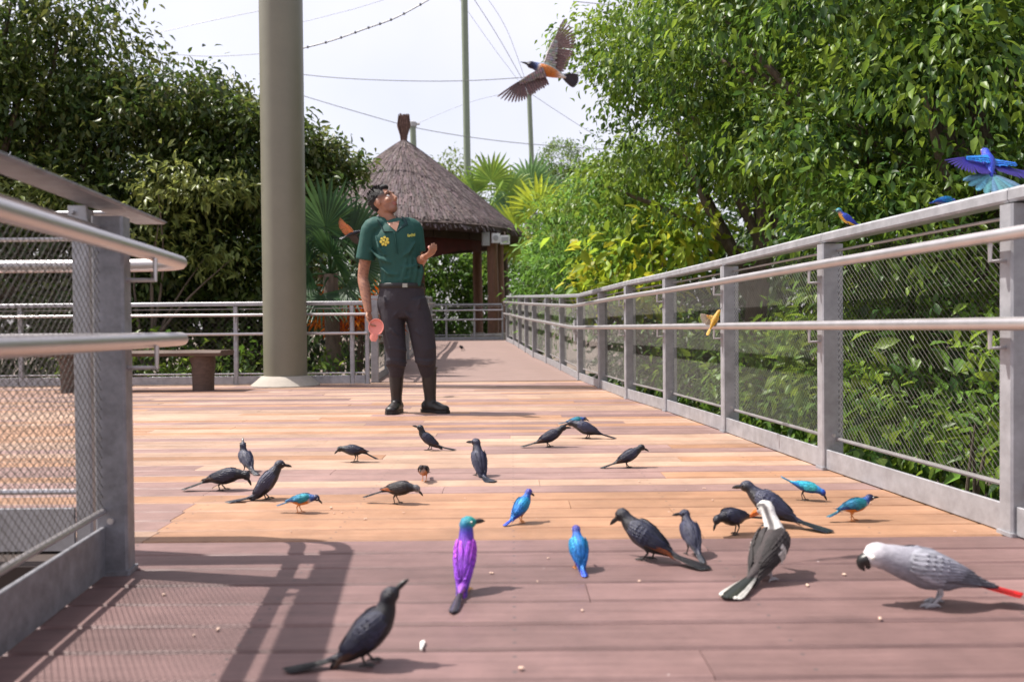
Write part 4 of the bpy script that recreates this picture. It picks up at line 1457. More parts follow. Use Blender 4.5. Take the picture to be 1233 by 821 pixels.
def bird(name, label, cat, group, loc, yaw, S, scheme, pitch=30, neck=None, head=0, headyaw=0, tail=0, leg=.17, body=1.0, neckr=1.0, headr=1.0, necklen=1.0, taillen=.36, tailw=1.0, bill=.10, billr=1.0, hook=False,
         stride=.03, wing=1.0, wingdrop=0.0, neckyaw=0):
    sc = SCHEMES[scheme]
    body *= random.uniform(.95, 1.07)
    bill *= random.uniform(.9, 1.05)
    root = thing(name, label, cat, loc, R(yaw), group)
    p = R(pitch)
    nk_a = R(neck if neck is not None else pitch + 20)
    hd_a = R(head)
    a = Vector((math.cos(p), 0, math.sin(p)))
    nrm = Vector((-math.sin(p), 0, math.cos(p)))
    lat = Vector((0, 1, 0))
    hz = leg
    hip = Vector((0, 0, hz))
    C = hip + a * .04 + nrm * (.055 * body)
    nk = Vector((math.cos(nk_a) * math.cos(R(neckyaw)), math.cos(nk_a) * math.sin(R(neckyaw)), math.sin(nk_a)))
    hy = R(headyaw)
    hd = Vector((math.cos(hd_a) * math.cos(hy), math.cos(hd_a) * math.sin(hy), math.sin(hd_a)))
    c5 = C + a * .17 + nk * .03
    headr *= 1.07
    c7 = c5 + nk * (.122 * necklen)
    q_a = p + R(tail)
    tl = taillen + .06
    t0 = C - a * .20 + nrm * .012
    while (t0.z - math.sin(q_a) * tl) < .014 and q_a > R(-40):
        q_a -= R(1.0)
    td = Vector((-math.cos(q_a), 0, -math.sin(q_a)))
    tu = Vector((-math.sin(q_a), 0, math.cos(q_a)))
    pts = [t0 + td * .16 - tu * .004, t0 + td * .06 - tu * .004, C - a * .19 + nrm * .010, C - a * .11 + nrm * .004, C + a * .01, C + a * .11, c5, c5 + nk * .075 * necklen, c7, c7 + hd * .045, c7 + hd * .074, c7 + hd * .09]
    rad = [.010, .034, .052 * body, .084 * body, .107 * body, .103 * body, .080 * (body + neckr) / 2, .061 * neckr, .060 * headr, .050 * headr, .027 * headr, .012 * headr]
    arr = np.hstack([np.array([tuple(q) for q in pts]), np.array(rad)[:, None]])
    m = 34
    sp = catmull(arr, m)
    ns = 18
    b = MB()
    rings, cols = [], []
    prev = nrm.copy()
    for i in range(m):
        q = Vector(sp[i, :3])
        t = (Vector(sp[min(i + 1, m - 1), :3]) - Vector(sp[max(i - 1, 0), :3])).normalized()
        u = (prev - t * prev.dot(t)).normalized()
        prev = u
        w = t.cross(u)
        r_ = max(.006, sp[i, 3])
        ring = []
        for k in range(ns):
            an = 2 * math.pi * k / ns
            s = math.sin(an)
            rr_ = r_ * (1.0 + (.06 if s < 0 and .25 < i / m < .6 else 0)) * (1 + .02 * math.sin(5 * an + i * 1.3))
            ring.append((q + w * (rr_ * .94 * math.cos(an)) + u * (rr_ * s)) * S)
            cols.append(sc['body'](i / (m - 1), s))
        rings.append(ring)
    b.rings(rings, cols)
    body_o = b.build('body', sc['mat'], root, world=False)

    # bill
    b = MB()
    side = hd.cross(Vector((0, 0, 1)))
    side = side.normalized() if side.length > .1 else lat
    up = side.cross(hd).normalized()
    base = c7 + hd * (.078 * headr if headr > 1 else .074)
    if hook:
        base = c7 + hd * .052 * headr - up * .010
        bp = [base, base + hd * .026 * headr - up * .006, base + hd * .034 * headr - up * .030 * headr, base + hd * .022 * headr - up * .052 * headr]
        br_ = [.034 * headr, .027 * headr, .016 * headr, .003]
        q = [Vector(x[:3]) for x in catmull([tuple(x) for x in bp], 8)]
        rr2 = [float(x[0]) for x in catmull([(x, 0) for x in br_], 8)]
        b.tube([x * S for x in q], [x * S for x in rr2], 10)
        b.tube([(base - up * .030 * headr) * S, (base + hd * .014 - up * .044 * headr) * S], [.020 * S, .012 * S], 8)
    else:
        q = [base, base + hd * bill * .4 + up * .004, base + hd * bill * .75 - up * .001, base + hd * bill - up * .012]
        b.tube([x * S for x in q], [.021 * S * billr, .0165 * S * billr, .010 * S * billr, .002 * S], 8)
        q = [base - up * .008, base + hd * bill * .45 - up * .012, base + hd * bill * .9 - up * .014]
        b.tube([x * S for x in q], [.014 * S * billr, .010 * S * billr, .002 * S], 8)
    b.build('bill', sc['bill'], root, world=False)
    # eyes
    for sg in (1, -1):
        b = MB()
        e = c7 + hd * .036 * headr + side * sg * .047 * headr + up * .012
        b.ball(e * S, .0115 * S * (1.2 if headr > 1.1 else 1), n=10, m=6)
        eo = b.build('eye', sc['eye'], root, world=False)
        if sc['eye'] == 'eye_white':
            b = MB()
            b.ball((e + side * sg * .0075) * S, .0068 * S, n=8, m=5)
            b.build('pupil', 'eye_dark', eo, world=False)
    # wings, folded
    W0, W1 = .20, -.33 * wing
    for sg in (1, -1):
        b = MB()
        rings, cols = [], []
        nu, nv = 22, 11
        for i in range(nu):
            u = i / (nu - 1)
            x = W0 + (W1 - W0) * u
            q = C + a * x + nrm * (.012 - wingdrop * u * .05)
            # body radius at this station
            br_ = np.interp(x, [-.36, -.27, -.21, -.11, .01, .11, .2], [.03, .036, .052 * body, .084 * body, .107 * body, .103 * body, .085 * body]) + .007 - .022 * max(0, 1 - u / .14)
            half = R(58) * math.sin(math.pi * min(1, (u * .92 + .06)) ** .75) ** .6
            mid = R(18) + R(30) * u * (1 - wingdrop)
            if u > .75:
                half *= 1 - (u - .75) * 1.6
            outer, inner, co, ci_ = [], [], [], []
            for j in range(nv):
                v = -1 + 2 * j / (nv - 1)
                ph = mid + v * half
                # overlapping feather steps
                fr_ = (j * .9 + u * 3.2 * (1 if u > .35 else 2)) % 1.0
                step_ = .006 * fr_
                rr_ = br_ + step_ - .008 * abs(v) ** 3
                outer.append((q + lat * (sg * rr_ * math.cos(ph)) + nrm * (rr_ * math.sin(ph))) * S)
                inner.append((q + lat * (sg * (rr_ - .013) * math.cos(ph)) + nrm * ((rr_ - .013) * math.sin(ph))) * S)
                if u < .42:
                    cc = lerp3(sc['cov'], sc['wing'], u / .42)
                    cc = tuple(k * (.8 + .45 * fr_) for k in cc)
                elif v < -.35 and u < .86:
                    cc = lerp3(sc['wing'], sc['edge'], min(1, (-.35 - v) * 3))
                else:
                    cc = tuple(k * (.7 + .5 * fr_) for k in lerp3(sc['wing'], BLK if scheme.startswith('redw') else sc['wing'], u))
                if scheme == 'hornbill' and v < .3 and .3 < u < .62:
                    cc = (.38, .35, .32)
                if scheme == 'parrot' and u > .62:
                    cc = lerp3(sc['wing'], (.05, .05, .06), (u - .62) / .3 if u < .92 else 1)
                co.append(cc)
                ci_.append(cc)
            if sg > 0:
                rings.append(outer + inner[::-1])
            else:
                rings.append((outer + inner[::-1])[::-1])
            cols += (co + ci_[::-1]) if sg > 0 else (co + ci_[::-1])[::-1]
        b.rings(rings, cols)
        wo = b.build('wing', sc['sheen'], root, world=False)

        def surf(x, ph, lift):
            q = C + a * x + nrm * (.012 - wingdrop * max(0, (W0 - x) / (W0 - W1)) * .05)
            br2 = np.interp(x, [-.40, -.36, -.27, -.21, -.11, .01, .11, .2], [.022, .03, .036, .052 * body, .084 * body, .107 * body, .103 * body, .085 * body]) + .009 + lift
            return (q + lat * (sg * br2 * math.cos(ph)) + nrm * (br2 * math.sin(ph))) * S

        b = MB()

        def feather(x0, f0, x1, f1, wd, col, l0, l1):
            vs_, cs_ = [], []
            k_ = random.uniform(.8, 1.25)
            col = tuple(c * k_ for c in col)
            for t, ww in ((0, .5), (.35, .95), (.7, 1.0), (.9, .72), (1, .15)):
                x = x0 + (x1 - x0) * t
                ph = f0 + (f1 - f0) * t
                li = l0 + (l1 - l0) * t
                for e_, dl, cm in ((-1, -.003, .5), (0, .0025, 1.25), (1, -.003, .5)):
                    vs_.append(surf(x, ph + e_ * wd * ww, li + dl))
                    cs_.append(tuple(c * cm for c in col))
            fs_ = []
            for r_ in range(4):
                o_ = 3 * r_
                for z_ in (0, 1):
                    qd = (o_ + z_, o_ + z_ + 1, o_ + z_ + 4, o_ + z_ + 3)
                    fs_.append(qd if sg < 0 else qd[::-1])
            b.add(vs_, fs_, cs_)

        wl_ = W0 - W1
        for k in range(6):          # primaries, stacked along the lower edge
            t = k / 5
            cc = sc['edge'] if k < 3 else sc['wing']
            feather(-.02 - .02 * k, R(-22 + 9 * k), W1 + .035 * k - .02, R(20 + 11 * k), R(10), cc if scheme != 'parrot' else lerp3(sc['wing'], (.05, .05, .06), .7), .002 + .0012 * k, .003 + .0015 * k)
        for k in range(7):          # secondaries and tertials
            cc = sc['wing']
            feather(.07 - .012 * k, R(-26 + 10.5 * k), -.15 - .008 * k, R(2 + 10.5 * k), R(10), cc, .005 + .0008 * k, .006 + .0008 * k)
        for r_ in range(4):         # rows of coverts
            nc = 8 - r_
            for k in range(nc):
                x0 = .04 + .045 * r_
                f0 = R(-34 + r_ * 5 + (78 - 8 * r_) * k / (nc - 1))
                cc = lerp3(sc['wing'], sc['cov'], min(1, .4 + .25 * r_))
                if scheme == 'hornbill' and r_ in (0, 1) and k < 5:
                    cc = (.42, .39, .36)
                feather(x0, f0, x0 - .085, f0 + R(7), R(9.5), cc, .005 + .0015 * r_, .011 + .0015 * r_)
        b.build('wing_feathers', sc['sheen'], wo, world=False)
    # tail
    b = MB()
    nf = 7
    for k in range(nf):
        f = (k - (nf - 1) / 2) / ((nf - 1) / 2)
        an = R(6.5 * tailw) * f
        dd = (td * math.cos(an) + lat * math.sin(an)).normalized()
        ss = dd.cross(tu).normalized()
        ln = tl * (1 - .10 * abs(f))
        hgt = -.016 * abs(f) ** 1.3
        rings = []
        for t, ww in ((0, .45), (.25, .75), (.6, 1.0), (.88, .95), (.97, .6), (1.0, .15)):
            c_ = t0 + dd * (ln * t) + tu * (hgt + .004)
            w = .024 * tailw * ww
            kk = .010 * f * (1 if True else 0)
            rings.append([(c_ + ss * w - tu * (.004 + kk * 0)) * S, (c_ + tu * .004) * S, (c_ - ss * w - tu * .004) * S, (c_ - tu * .007) * S])
        cc = sc['tail']
        cc = tuple(x * random.uniform(.75, 1.25) for x in cc)
        if scheme == 'hornbill' and abs(f) > .6:
            cc = (.6, .58, .54)
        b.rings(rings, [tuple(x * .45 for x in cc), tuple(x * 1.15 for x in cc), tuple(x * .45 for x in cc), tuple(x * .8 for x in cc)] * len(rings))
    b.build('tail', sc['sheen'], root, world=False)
    # legs
    for sg in (1, -1):
        b = MB()
        off = lat * (sg * .045 * body)
        fx = stride * sg
        kn = hip + off * 1.0 + nrm * .02 - a * .0
        an_ = Vector((fx * .4 - .035, 0, hz * .55)) + off
        ft = Vector((fx + .005, 0, .012)) + off
        b.tube([kn * S, ((kn + an_) / 2 + Vector((.01, 0, 0))) * S, an_ * S], [.036 * S * body, .022 * S, .010 * S], 8)
        b.tube([an_ * S, ft * S], [.0095 * S, .0085 * S], 7)
        for ta, tl_ in ((0, .075), (28, .062), (-28, .062), (180, .05)):
            dd = Vector((math.cos(R(ta)), math.sin(R(ta)), 0))
            tt = .0085 if not hook else .014
            b.tube([ft * S, (ft + dd * tl_ * .5 + Vector((0, 0, .004))) * S, (ft + dd * tl_ - Vector((0, 0, .006))) * S], [tt * S, tt * .85 * S, .003 * S], 6)
        b.build('leg', sc['leg'], root, world=False)
    return root


def G(px, py):
    return gp(px, py)


FLOCK = 'birds feeding on the deck'
BLIST = [
    # name, label, px, py, yaw, size, scheme, extra
    ('starling', 'big glossy black starling standing tall with bill raised on the near planks', 444, 799, 12, .275, 'redwing', dict(pitch=46, neck=72, head=42, tail=-2, leg=.14, taillen=.38)),
    ('starling', 'purple bodied starling with teal head and long grey tail, seen from behind', 560, 710, 84, .30, 'purple', dict(pitch=58, neck=78, head=8, headyaw=-75, taillen=.44, leg=.19, tail=6, body=.68, bill=.075, tailw=.62)),
    ('starling', 'bright turquoise starling with violet head, back to the viewer beside the purple one', 697, 685, 98, .195, 'teal', dict(pitch=52, neck=60, head=-25, taillen=.22, leg=.19, tail=5, body=1.15)),
    ('starling', 'blue starling with violet hood and orange legs standing side on at the deck centre', 628, 629, 42, .19, 'teal', dict(pitch=46, neck=60, head=-30, taillen=.24, leg=.2, body=1.05)),
    ('starling', 'grey headed starling with rust wing patch pecking towards the right', 478, 606, -8, .215, 'redwing_grey', dict(pitch=8, neck=-5, head=-45, taillen=.42, tail=10, leg=.2, body=1.1)),
    ('starling', 'tiny rust bellied bird facing forward on the tan planks', 511, 579, 262, .17, 'rufous', dict(pitch=15, neck=35, head=-40, leg=.2, body=1.1)),
    ('starling', 'slim blue grey starling with its back turned and long pale tail', 577, 573, 112, .30, 'blueblack', dict(pitch=60, neck=72, head=0, headyaw=40, taillen=.40, tail=4, leg=.14, body=.92, tailw=1.5)),
    ('starling', 'slim black starling near the keeper boots, looking up to the left', 517, 542, 172, .26, 'redwing', dict(pitch=40, neck=70, head=18, tail=-8, leg=.15, body=.9)),
    ('starling', 'black starling pecking leftwards in front of the keeper', 428, 556, 176, .22, 'redwing', dict(pitch=10, neck=2, head=-38, tail=16, leg=.2, taillen=.34)),
    ('starling', 'dusky starling facing away with raised bill, behind the pair by the left post', 297, 568, 128, .25, 'blueblack', dict(pitch=36, neck=75, head=50, headyaw=-20, leg=.16)),
    ('starling', 'black starling stretched low to peck, its long tail near the left post', 268, 590, 4, .275, 'redwing', dict(pitch=13, neck=-8, head=-60, tail=8, leg=.14, taillen=.40)),
    ('starling', 'tall brownish black starling looking right over the orange bellied bird', 322, 601, 24, .28, 'blueblack', dict(pitch=54, neck=55, head=-12, tail=4, leg=.15, taillen=.36, body=.95)),
    ('starling', 'teal backed starling with orange belly pecking beside the tall brownish one', 361, 617, -4, .175, 'superb', dict(pitch=10, neck=4, head=-42, tail=8, leg=.21, taillen=.28)),
    ('starling', 'black starling facing right and meeting another bill to bill', 661, 538, 6, .275, 'redwing', dict(pitch=28, neck=38, head=2, leg=.14, tail=-10)),
    ('starling', 'green backed starling half hidden behind the bill to bill pair', 692, 515, -3, .19, 'superb', dict(pitch=12, neck=8, head=-25, leg=.2)),
    ('starling', 'dusky starling facing left in the bill to bill pair, wings streaked', 707, 528, 168, .30, 'blueblack', dict(pitch=24, neck=14, head=-18, leg=.13, tail=-4)),
    ('starling', 'lone black starling facing right, holding food near the right railing', 756, 563, 8, .235, 'redwing', dict(pitch=30, neck=36, head=-26, leg=.16, tail=-2)),
    ('starling', 'large blue black starling with rust wing edge, bill open, long tail trailing right', 780, 674, 146, .30, 'redwing_rust', dict(pitch=32, neck=42, head=-38, leg=.14, taillen=.40, tailw=1.5, body=1.05)),
    ('starling', 'stocky dark starling with head turned left, between the two long tailed ones', 832, 668, 100, .215, 'blueblack', dict(pitch=42, neck=62, head=-5, headyaw=75, leg=.2, body=1.1, taillen=.25)),
    ('starling', 'hunched black starling pecking down beside the white necked hornbill', 886, 643, 205, .21, 'redwing', dict(pitch=8, neck=-10, head=-65, leg=.2, body=1.12, taillen=.3)),
    ('starling', 'long dark violet starling facing left behind the hornbill', 930, 633, 148, .31, 'blueblack', dict(pitch=32, neck=40, head=-8, leg=.14, taillen=.40, tailw=1.5)),
    ('starling', 'sky blue starling tipping forward to peck near the kerb', 968, 602, -18, .185, 'cyan', dict(pitch=-10, neck=-25, head=-60, tail=-16, leg=.23, taillen=.28)),
    ('starling', 'orange bellied starling with blue head striding right along the kerb', 1027, 627, 10, .195, 'superb', dict(pitch=14, neck=34, head=2, leg=.2, tail=8, stride=.06, taillen=.30)),
    ('starling', 'far black bird on the grey ramp beyond the keeper', 556, 421, 250, .26, 'redwing', dict(pitch=15, neck=30, head=-30)),
    ('hornbill', 'white necked hornbill with mottled dark wings bowing away on the near planks', 924, 697, 48, .36, 'hornbill', dict(pitch=34, neck=58, neckyaw=62, head=-30, headyaw=75, necklen=1.5, neckr=.9, headr=.92, taillen=.42, tailw=1.35, bill=.11, billr=1.2, leg=.13, body=.98, wing=1.0, wingdrop=.5)),
    ('parrot', 'grey parrot with pale face, black hooked bill and red tail leaning forward', 1126, 728, 176, .38, 'parrot', dict(pitch=18, neck=14, head=-14, necklen=1.15, neckr=1.32, headr=1.22, hook=True, body=1.1, taillen=.30, tailw=1.5, tail=-4, leg=.145, wing=1.2)),
]
for nm, lab, px, py, yw, S_, sch, ex in BLIST:
    loc = G(px, py)
    if 'grey ramp' in lab:
        q = at(px, py, 16.5)
        loc = Vector((q.x, 16.5, ramp_z(16.5)))
    bird(nm, lab, {'starling': 'bird', 'hornbill': 'hornbill', 'parrot': 'parrot'}[nm], FLOCK, loc, yw, S_, sch, **ex)

# perched on the top rail
yp = 3.62
xr_ = right_edge(yp)
bird('starling', 'yellow breasted blue backed bird perched on the right top rail', 'bird', 'birds on the right railing', (xr_ - .02, yp, 1.084), 165, .17, 'golden', pitch=42, neck=60, head=-5, leg=.14, taillen=.34, body=.9)
yp = 3.05
xr_ = right_edge(yp)
bird('starling', 'blurred dark blue bird low among leaves behind the right top rail', 'bird', 'birds on the right railing', (xr_ + .04, yp, 1.082), 20, .15, 'teal', pitch=8, neck=0, head=-40, leg=.12, taillen=.2)


# ------------------------------------------------------------------ birds on the wing
def flyer(label, pos, fwd, up, S, body_fn, wings, tailcol, mat='feather', bill='bill_black', tailspread=16, taillen=.30, headdrop=-10, legs=None):
    """wings: list of (direction, trailing direction, length, chord, coverts colour, flight colour, tip colour)"""
    root = thing('starling', label, 'bird', pos, group='birds on the wing')
    f = Vector(fwd).normalized()
    u = (Vector(up) - f * Vector(up).dot(f)).normalized()
    l = u.cross(f)
    hd = (f * math.cos(R(headdrop)) + u * math.sin(R(headdrop))).normalized()
    pts = [-f * .30, -f * .22, -f * .10, f * .02, f * .12, f * .20, f * .27, f * .27 + hd * .06, f * .27 + hd * .10, f * .27 + hd * .13]
    rad = [.014, .04, .075, .098, .092, .072, .06, .058, .034, .012]
    sp = catmull(np.hstack([np.array([tuple(q) for q in pts]), np.array(rad)[:, None]]), 28)
    rings, cols = [], []
    for i in range(28):
        q = Vector(sp[i, :3])
        ring = []
        for k in range(16):
            an = 2 * math.pi * k / 16
            ring.append((q + l * (sp[i, 3] * math.cos(an)) + u * (sp[i, 3] * math.sin(an))) * S)
            cols.append(body_fn(i / 27, math.sin(an)))
        rings.append(ring)
    b = MB()
    b.rings(rings, cols)
    b.build('body', mat, root, world=False)
    hb = f * .27 + hd * .12
    b = MB()
    b.tube([hb * S, (hb + hd * .05) * S, (hb + hd * .11 - u * .015) * S], [.022 * S, .014 * S, .002 * S], 8)
    b.build('bill', bill, root, world=False)
    for sg in (1, -1):
        b = MB()
        b.ball((f * .27 + hd * .06 + l * sg * .05 + u * .012) * S, .012 * S, n=8, m=6)
        b.build('eye', 'eye_white', root, world=False)

    def feather(b, p, d_, nrm_, ln, w, col, tipc=None):
        s_ = d_.cross(nrm_).normalized()
        rings_, cc = [], []
        for t, ww in ((0, .35), (.3, .85), (.7, 1.0), (.92, .7), (1, .12)):
            c_ = p + d_ * (ln * t) - nrm_ * (.03 * ln * t * t)
            rings_.append([(c_ + s_ * w * ww) * S, (c_ + nrm_ * .003) * S, (c_ - s_ * w * ww) * S, (c_ - nrm_ * .003) * S])
            c1 = lerp3(col, tipc or col, t)
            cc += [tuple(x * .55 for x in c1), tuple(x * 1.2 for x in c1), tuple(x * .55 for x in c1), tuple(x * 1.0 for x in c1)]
        b.rings(rings_, cc)

    for (wd, tr, ln, chord, ccov, cfl, ctip) in wings:
        wd = Vector(wd).normalized()
        tr = Vector(tr)
        tr = (tr - wd * tr.dot(wd)).normalized()
        wn_ = wd.cross(tr).normalized()
        rt = f * .10 + wd * .05
        b = MB()
        n1 = 9
        for k in range(n1):             # secondaries
            t = k / n1 * .5
            p = rt + wd * (ln * t)
            d_ = (tr + wd * (.12 + .15 * t)).normalized()
            feather(b, p + wn_ * .004 * k, d_, wn_, chord * (.95 + .1 * t) * random.uniform(.94, 1.04), .027, tuple(x * random.uniform(.8, 1.2) for x in cfl), ctip)
        n2 = 10
        for k in range(n2):             # primaries fan out to the tip
            t = k / (n2 - 1)
            p = rt + wd * (ln * (.48 + .12 * t)) - tr * (.02 * t)
            an = R(20 + 66 * t)
            d_ = (tr * math.cos(an) + wd * math.sin(an)).normalized()
            feather(b, p + wn_ * .004 * (k + 9), d_, wn_, chord * 1.0 + (ln * .44 - chord * .72) * t ** .8, .023 - .008 * t, tuple(x * random.uniform(.8, 1.2) for x in cfl), ctip)
        wo = b.build('wing', mat, root, world=False)
        b = MB()
        for r_ in range(3):
            for k in range(12):
                t = k / 12 * .6
                p = rt + wd * (ln * t) - tr * .02 + wn_ * (.085 - .008 * r_ + .002 * (k % 2))
                d_ = (tr + wd * (.2 + .3 * t)).normalized()
                feather(b, p, d_, wn_, chord * (.25 + .16 * r_) * (1 - 1.1 * t) * random.uniform(.85, 1.1), .026, tuple(x * random.uniform(.8, 1.2) for x in ccov))
                p2 = rt + wd * (ln * t) - tr * .02 - wn_ * (.030 - .008 * r_ + .002 * (k % 2))
                feather(b, p2, d_, wn_, chord * (.25 + .16 * r_) * (1 - 1.1 * t) * random.uniform(.85, 1.1), .026, tuple(x * random.uniform(.8, 1.2) for x in ccov))
        b.tube([(rt - wd * .06 - tr * .01) * S, (rt + wd * ln * .3 - tr * .03) * S, (rt + wd * ln * .6 - tr * .02) * S], [.026 * S, .02 * S, .008 * S], 8, col=ccov)
        b.build('wing_coverts', mat, wo, world=False)
    b = MB()
    for k in range(9):
        fx = (k - 4) / 4
        an = R(tailspread) * fx
        feather(b, -f * .22 + u * .004 * k * .3, (-f * math.cos(an) + l * math.sin(an)).normalized(), u, taillen * (1 - .06 * abs(fx)), .024 * (1 + tailspread / 45), tuple(x * random.uniform(.8, 1.2) for x in tailcol))
    b.build('tail', mat, root, world=False)
    if legs:
        for sg in (1, -1):
            b = MB()
            p = -f * .06 + l * sg * .04 - u * .08
            b.tube([p * S, (p - u * .05 - f * .03) * S, (p - u * .06 + f * .05) * S], [.016 * S, .01 * S, .008 * S], 6)
            b.build('leg', legs, root, world=False)
    return root


q = at(661, 86, 2.55)
flyer('orange bellied starling in full flight over the deck, seen from below', q, (-1, -.05, .36), (.1, .80, .62), .185, sc_superb,
      [((.36, .2, .92), (.9, 0, -.25), .84, .38, (.34, .30, .29), (.075, .032, .026), (.16, .07, .058)),
       ((-.80, -.30, -.56), (.75, .1, -.75), .84, .29, (.24, .17, .16), (.08, .042, .04), (.16, .085, .08))], (.03, .03, .05), tailspread=22)
q = at(1190, 198, 3.1)


def sc_roller(t, s):
    return lerp3((.28, .12, .07), (.02, .05, .45), min(1, max(0, s * 2 + .5)))


flyer('vivid blue bird with fanned turquoise tail landing above the right railing', q, (.2, .62, .75), (.0, -.75, .65), .25, sc_roller,
      [((-.86, -.25, -.10), (-.15, -.6, -.60), .66, .34, (.02, .22, .70), (.02, .016, .26), (.04, .02, .2)),
       ((.88, .05, -.15), (.1, -.6, -.60), .66, .34, (.03, .20, .72), (.02, .016, .26), (.04, .02, .2))], (.10, .25, .32), tailspread=62, taillen=.50, legs='leg_orange')
q = at(424, 282, 8.2)
flyer('dark starling with orange wing flying behind the keeper shoulder', q, (.7, .3, .3), (-.3, -.5, .8), .26, sc_redwing,
      [((-.62, -.2, .72), (-.5, .2, -.6), .62, .34, (.65, .22, .07), (.62, .24, .09), (.4, .14, .06)),
       ((.3, .5, -.5), (-.6, .2, -.3), .5, .3, (.02, .02, .025), (.02, .02, .025), (.02, .02, .02))], BLK)


def sc_yellow(t, s):
    return lerp3((.72, .40, .02), (.50, .28, .04), max(0, s))


q = at(860, 386, 4.4)
flyer('golden yellow bird diving in front of the right railing', q, (.45, .1, .85), (-.5, -.5, .3), .17, sc_yellow,
      [((-.55, .3, .15), (-.35, 0, -.9), .34, .3, (.50, .30, .06), (.34, .24, .14), (.3, .25, .2)),
       ((.35, .5, -.1), (-.35, 0, -.9), .3, .28, (.55, .30, .04), (.36, .25, .12), (.3, .25, .2))], (.62, .36, .03), tailspread=8)
# ------------------------------------------------------------------ the keeper
MX = gp(490, 497)
MY = MX.y
man = thing('person', 'person in dark green polo shirt and black rubber boots looking up, holding a pink dish', 'person', (MX.x, MY, 0))
K = MY / FPX


def mp_(px, py, y=0.0):
    """place in the keeper's own frame for a spot in the photograph at depth offset y"""
    q = at(px, py, MY + y)
    return Vector((q.x - MX.x, y, q.z))


def limb(b, pts, rads, n=14, sub=4, ref=None):
    A = []
    for p, r_ in zip(pts, rads):
        ra, rb = r_ if isinstance(r_, tuple) else (r_, r_)
        A.append((*p, ra, rb))
    A = catmull(A, (len(pts) - 1) * sub + 1)
    b.tube([Vector(x[:3]) for x in A], [(float(x[3]), float(x[4])) for x in A], n, ref=ref)


# ---- head in its own frame: +x face, +y his left, +z crown
hc = mp_(462.5, 243.5)
fdir = Vector((.80, -.42, .43)).normalized()
hl = Vector((0, 0, 1)).cross(fdir).normalized()
hl = (hl + Vector((0, 0, .06))).normalized()
hu = fdir.cross(hl).normalized()
HM = Matrix((fdir, hl, hu)).transposed()


def hp(x, y, z):
    return hc + HM @ Vector((x, y, z))


def head_parts(b):
    b.ball(hp(-.012, 0, .030), .098, .077, .088, HM, 20, 14)           # skull
    b.ball(hp(.018, 0, -.020), .076, .066, .092, HM, 18, 12)           # face
    b.ball(hp(.040, 0, -.082), .044, .046, .034, HM, 14, 10)           # chin
    b.ball(hp(.012, 0, -.070), .055, .058, .038, HM, 14, 10)           # jaw
    b.ball(hp(.078, 0, .034), .020, .052, .016, HM, 12, 8)             # brow ridge
    for s in (1, -1):
        b.ball(hp(.062, s * .040, -.022), .026, .022, .022, HM, 10, 8)   # cheek
        b.ball(hp(-.004, s * .078, -.008), .018, .009, .031, HM, 10, 8)  # ear
        b.ball(hp(.103, s * .011, -.033), .009, .009, .008, HM, 8, 6)    # nostril
    b.tube([hp(.086, 0, .026), hp(.099, 0, .0), hp(.113, 0, -.028), hp(.094, 0, -.040)], [.010, .012, .0145, .010], 10)
    b.ball(hp(.088, 0, -.058), .011, .024, .007, HM, 10, 6)            # upper lip
    b.ball(hp(.085, 0, -.069), .011, .021, .008, HM, 10, 6)


def hand(b, wrist, axis, palm_n, curl, spread=.10, thumb_side=1, scale=1.0):
    """wrist place, direction of the fingers, palm normal; five separate bent fingers"""
    a = axis.normalized()
    pn = (palm_n - a * palm_n.dot(a)).normalized()
    s = a.cross(pn).normalized() * thumb_side
    c = wrist + a * .045 * scale
    M = Matrix((a, s, pn)).transposed()
    b.ball(c, .052 * scale, .042 * scale, .017 * scale, M, 14, 8)
    for k, (off, ln) in enumerate(((.030, .070), (.011, .080), (-.010, .074), (-.029, .058))):
        base = wrist + a * (.082 * scale) + s * off * scale
        d1 = (a + s * off * spread * 20 * .1).normalized()
        pts = [base - a * .015]
        d_ = d1
        p = base
        for j, fr_ in enumerate((.45, .32, .23)):
            ang = R(curl[k] * (.8 if j == 0 else 1.0))
            d_ = (d_ * math.cos(ang) + pn * math.sin(ang)).normalized()
            p = p + d_ * (ln * fr_ * scale)
            pts.append(p)
            # the palm normal turns with the finger
        b.tube(pts, [.0095 * scale, .0092 * scale, .0085 * scale, .007 * scale], 8)
    tb = wrist + a * .025 * scale + s * .034 * scale
    t1 = tb + (a * .55 + s * .65 + pn * .35).normalized() * .038 * scale
    t2 = t1 + (a * .85 + s * .1 + pn * .5).normalized() * .030 * scale
    b.tube([tb - s * .012, t1, t2], [.013 * scale, .011 * scale, .008 * scale], 8)


skin = MB()
head_parts(skin)
nb = mp_(470, 268, .01)
limb(skin, [hp(-.030, 0, -.045), hp(-.028, 0, -.085).lerp(nb, .45), nb, nb + Vector((.0, .0, -.07))], [.058, .054, .060, .09], 16)
limb(skin, [mp_(477, 276, .0), mp_(482, 300, .0), mp_(484, 340, 0)], [(.10, .08), (.13, .09), (.13, .09)], 16, ref=(0, 1, 0))    # hidden trunk
sh_r, el_r, wr_r = mp_(446, 276, .0), mp_(437, 332, .03), mp_(443.5, 376, -.05)
limb(skin, [mp_(468, 272, 0), sh_r, sh_r.lerp(el_r, .5), el_r, el_r.lerp(wr_r, .35), wr_r], [.05, .058, .050, .042, .044, .028], 14)
hand(skin, wr_r + Vector((0, 0, .005)), (mp_(446, 392, -.07) - wr_r), Vector((.9, -.35, .1)), (38, 40, 42, 44), thumb_side=1)
sh_l, el_l, wr_l = mp_(499.5, 277, .03), mp_(503, 317, .05), mp_(511.5, 310, -.16)
limb(skin, [mp_(480, 272, 0), sh_l, sh_l.lerp(el_l, .5), el_l, el_l.lerp(wr_l, .4), wr_l], [.05, .056, .050, .043, .043, .028], 14)
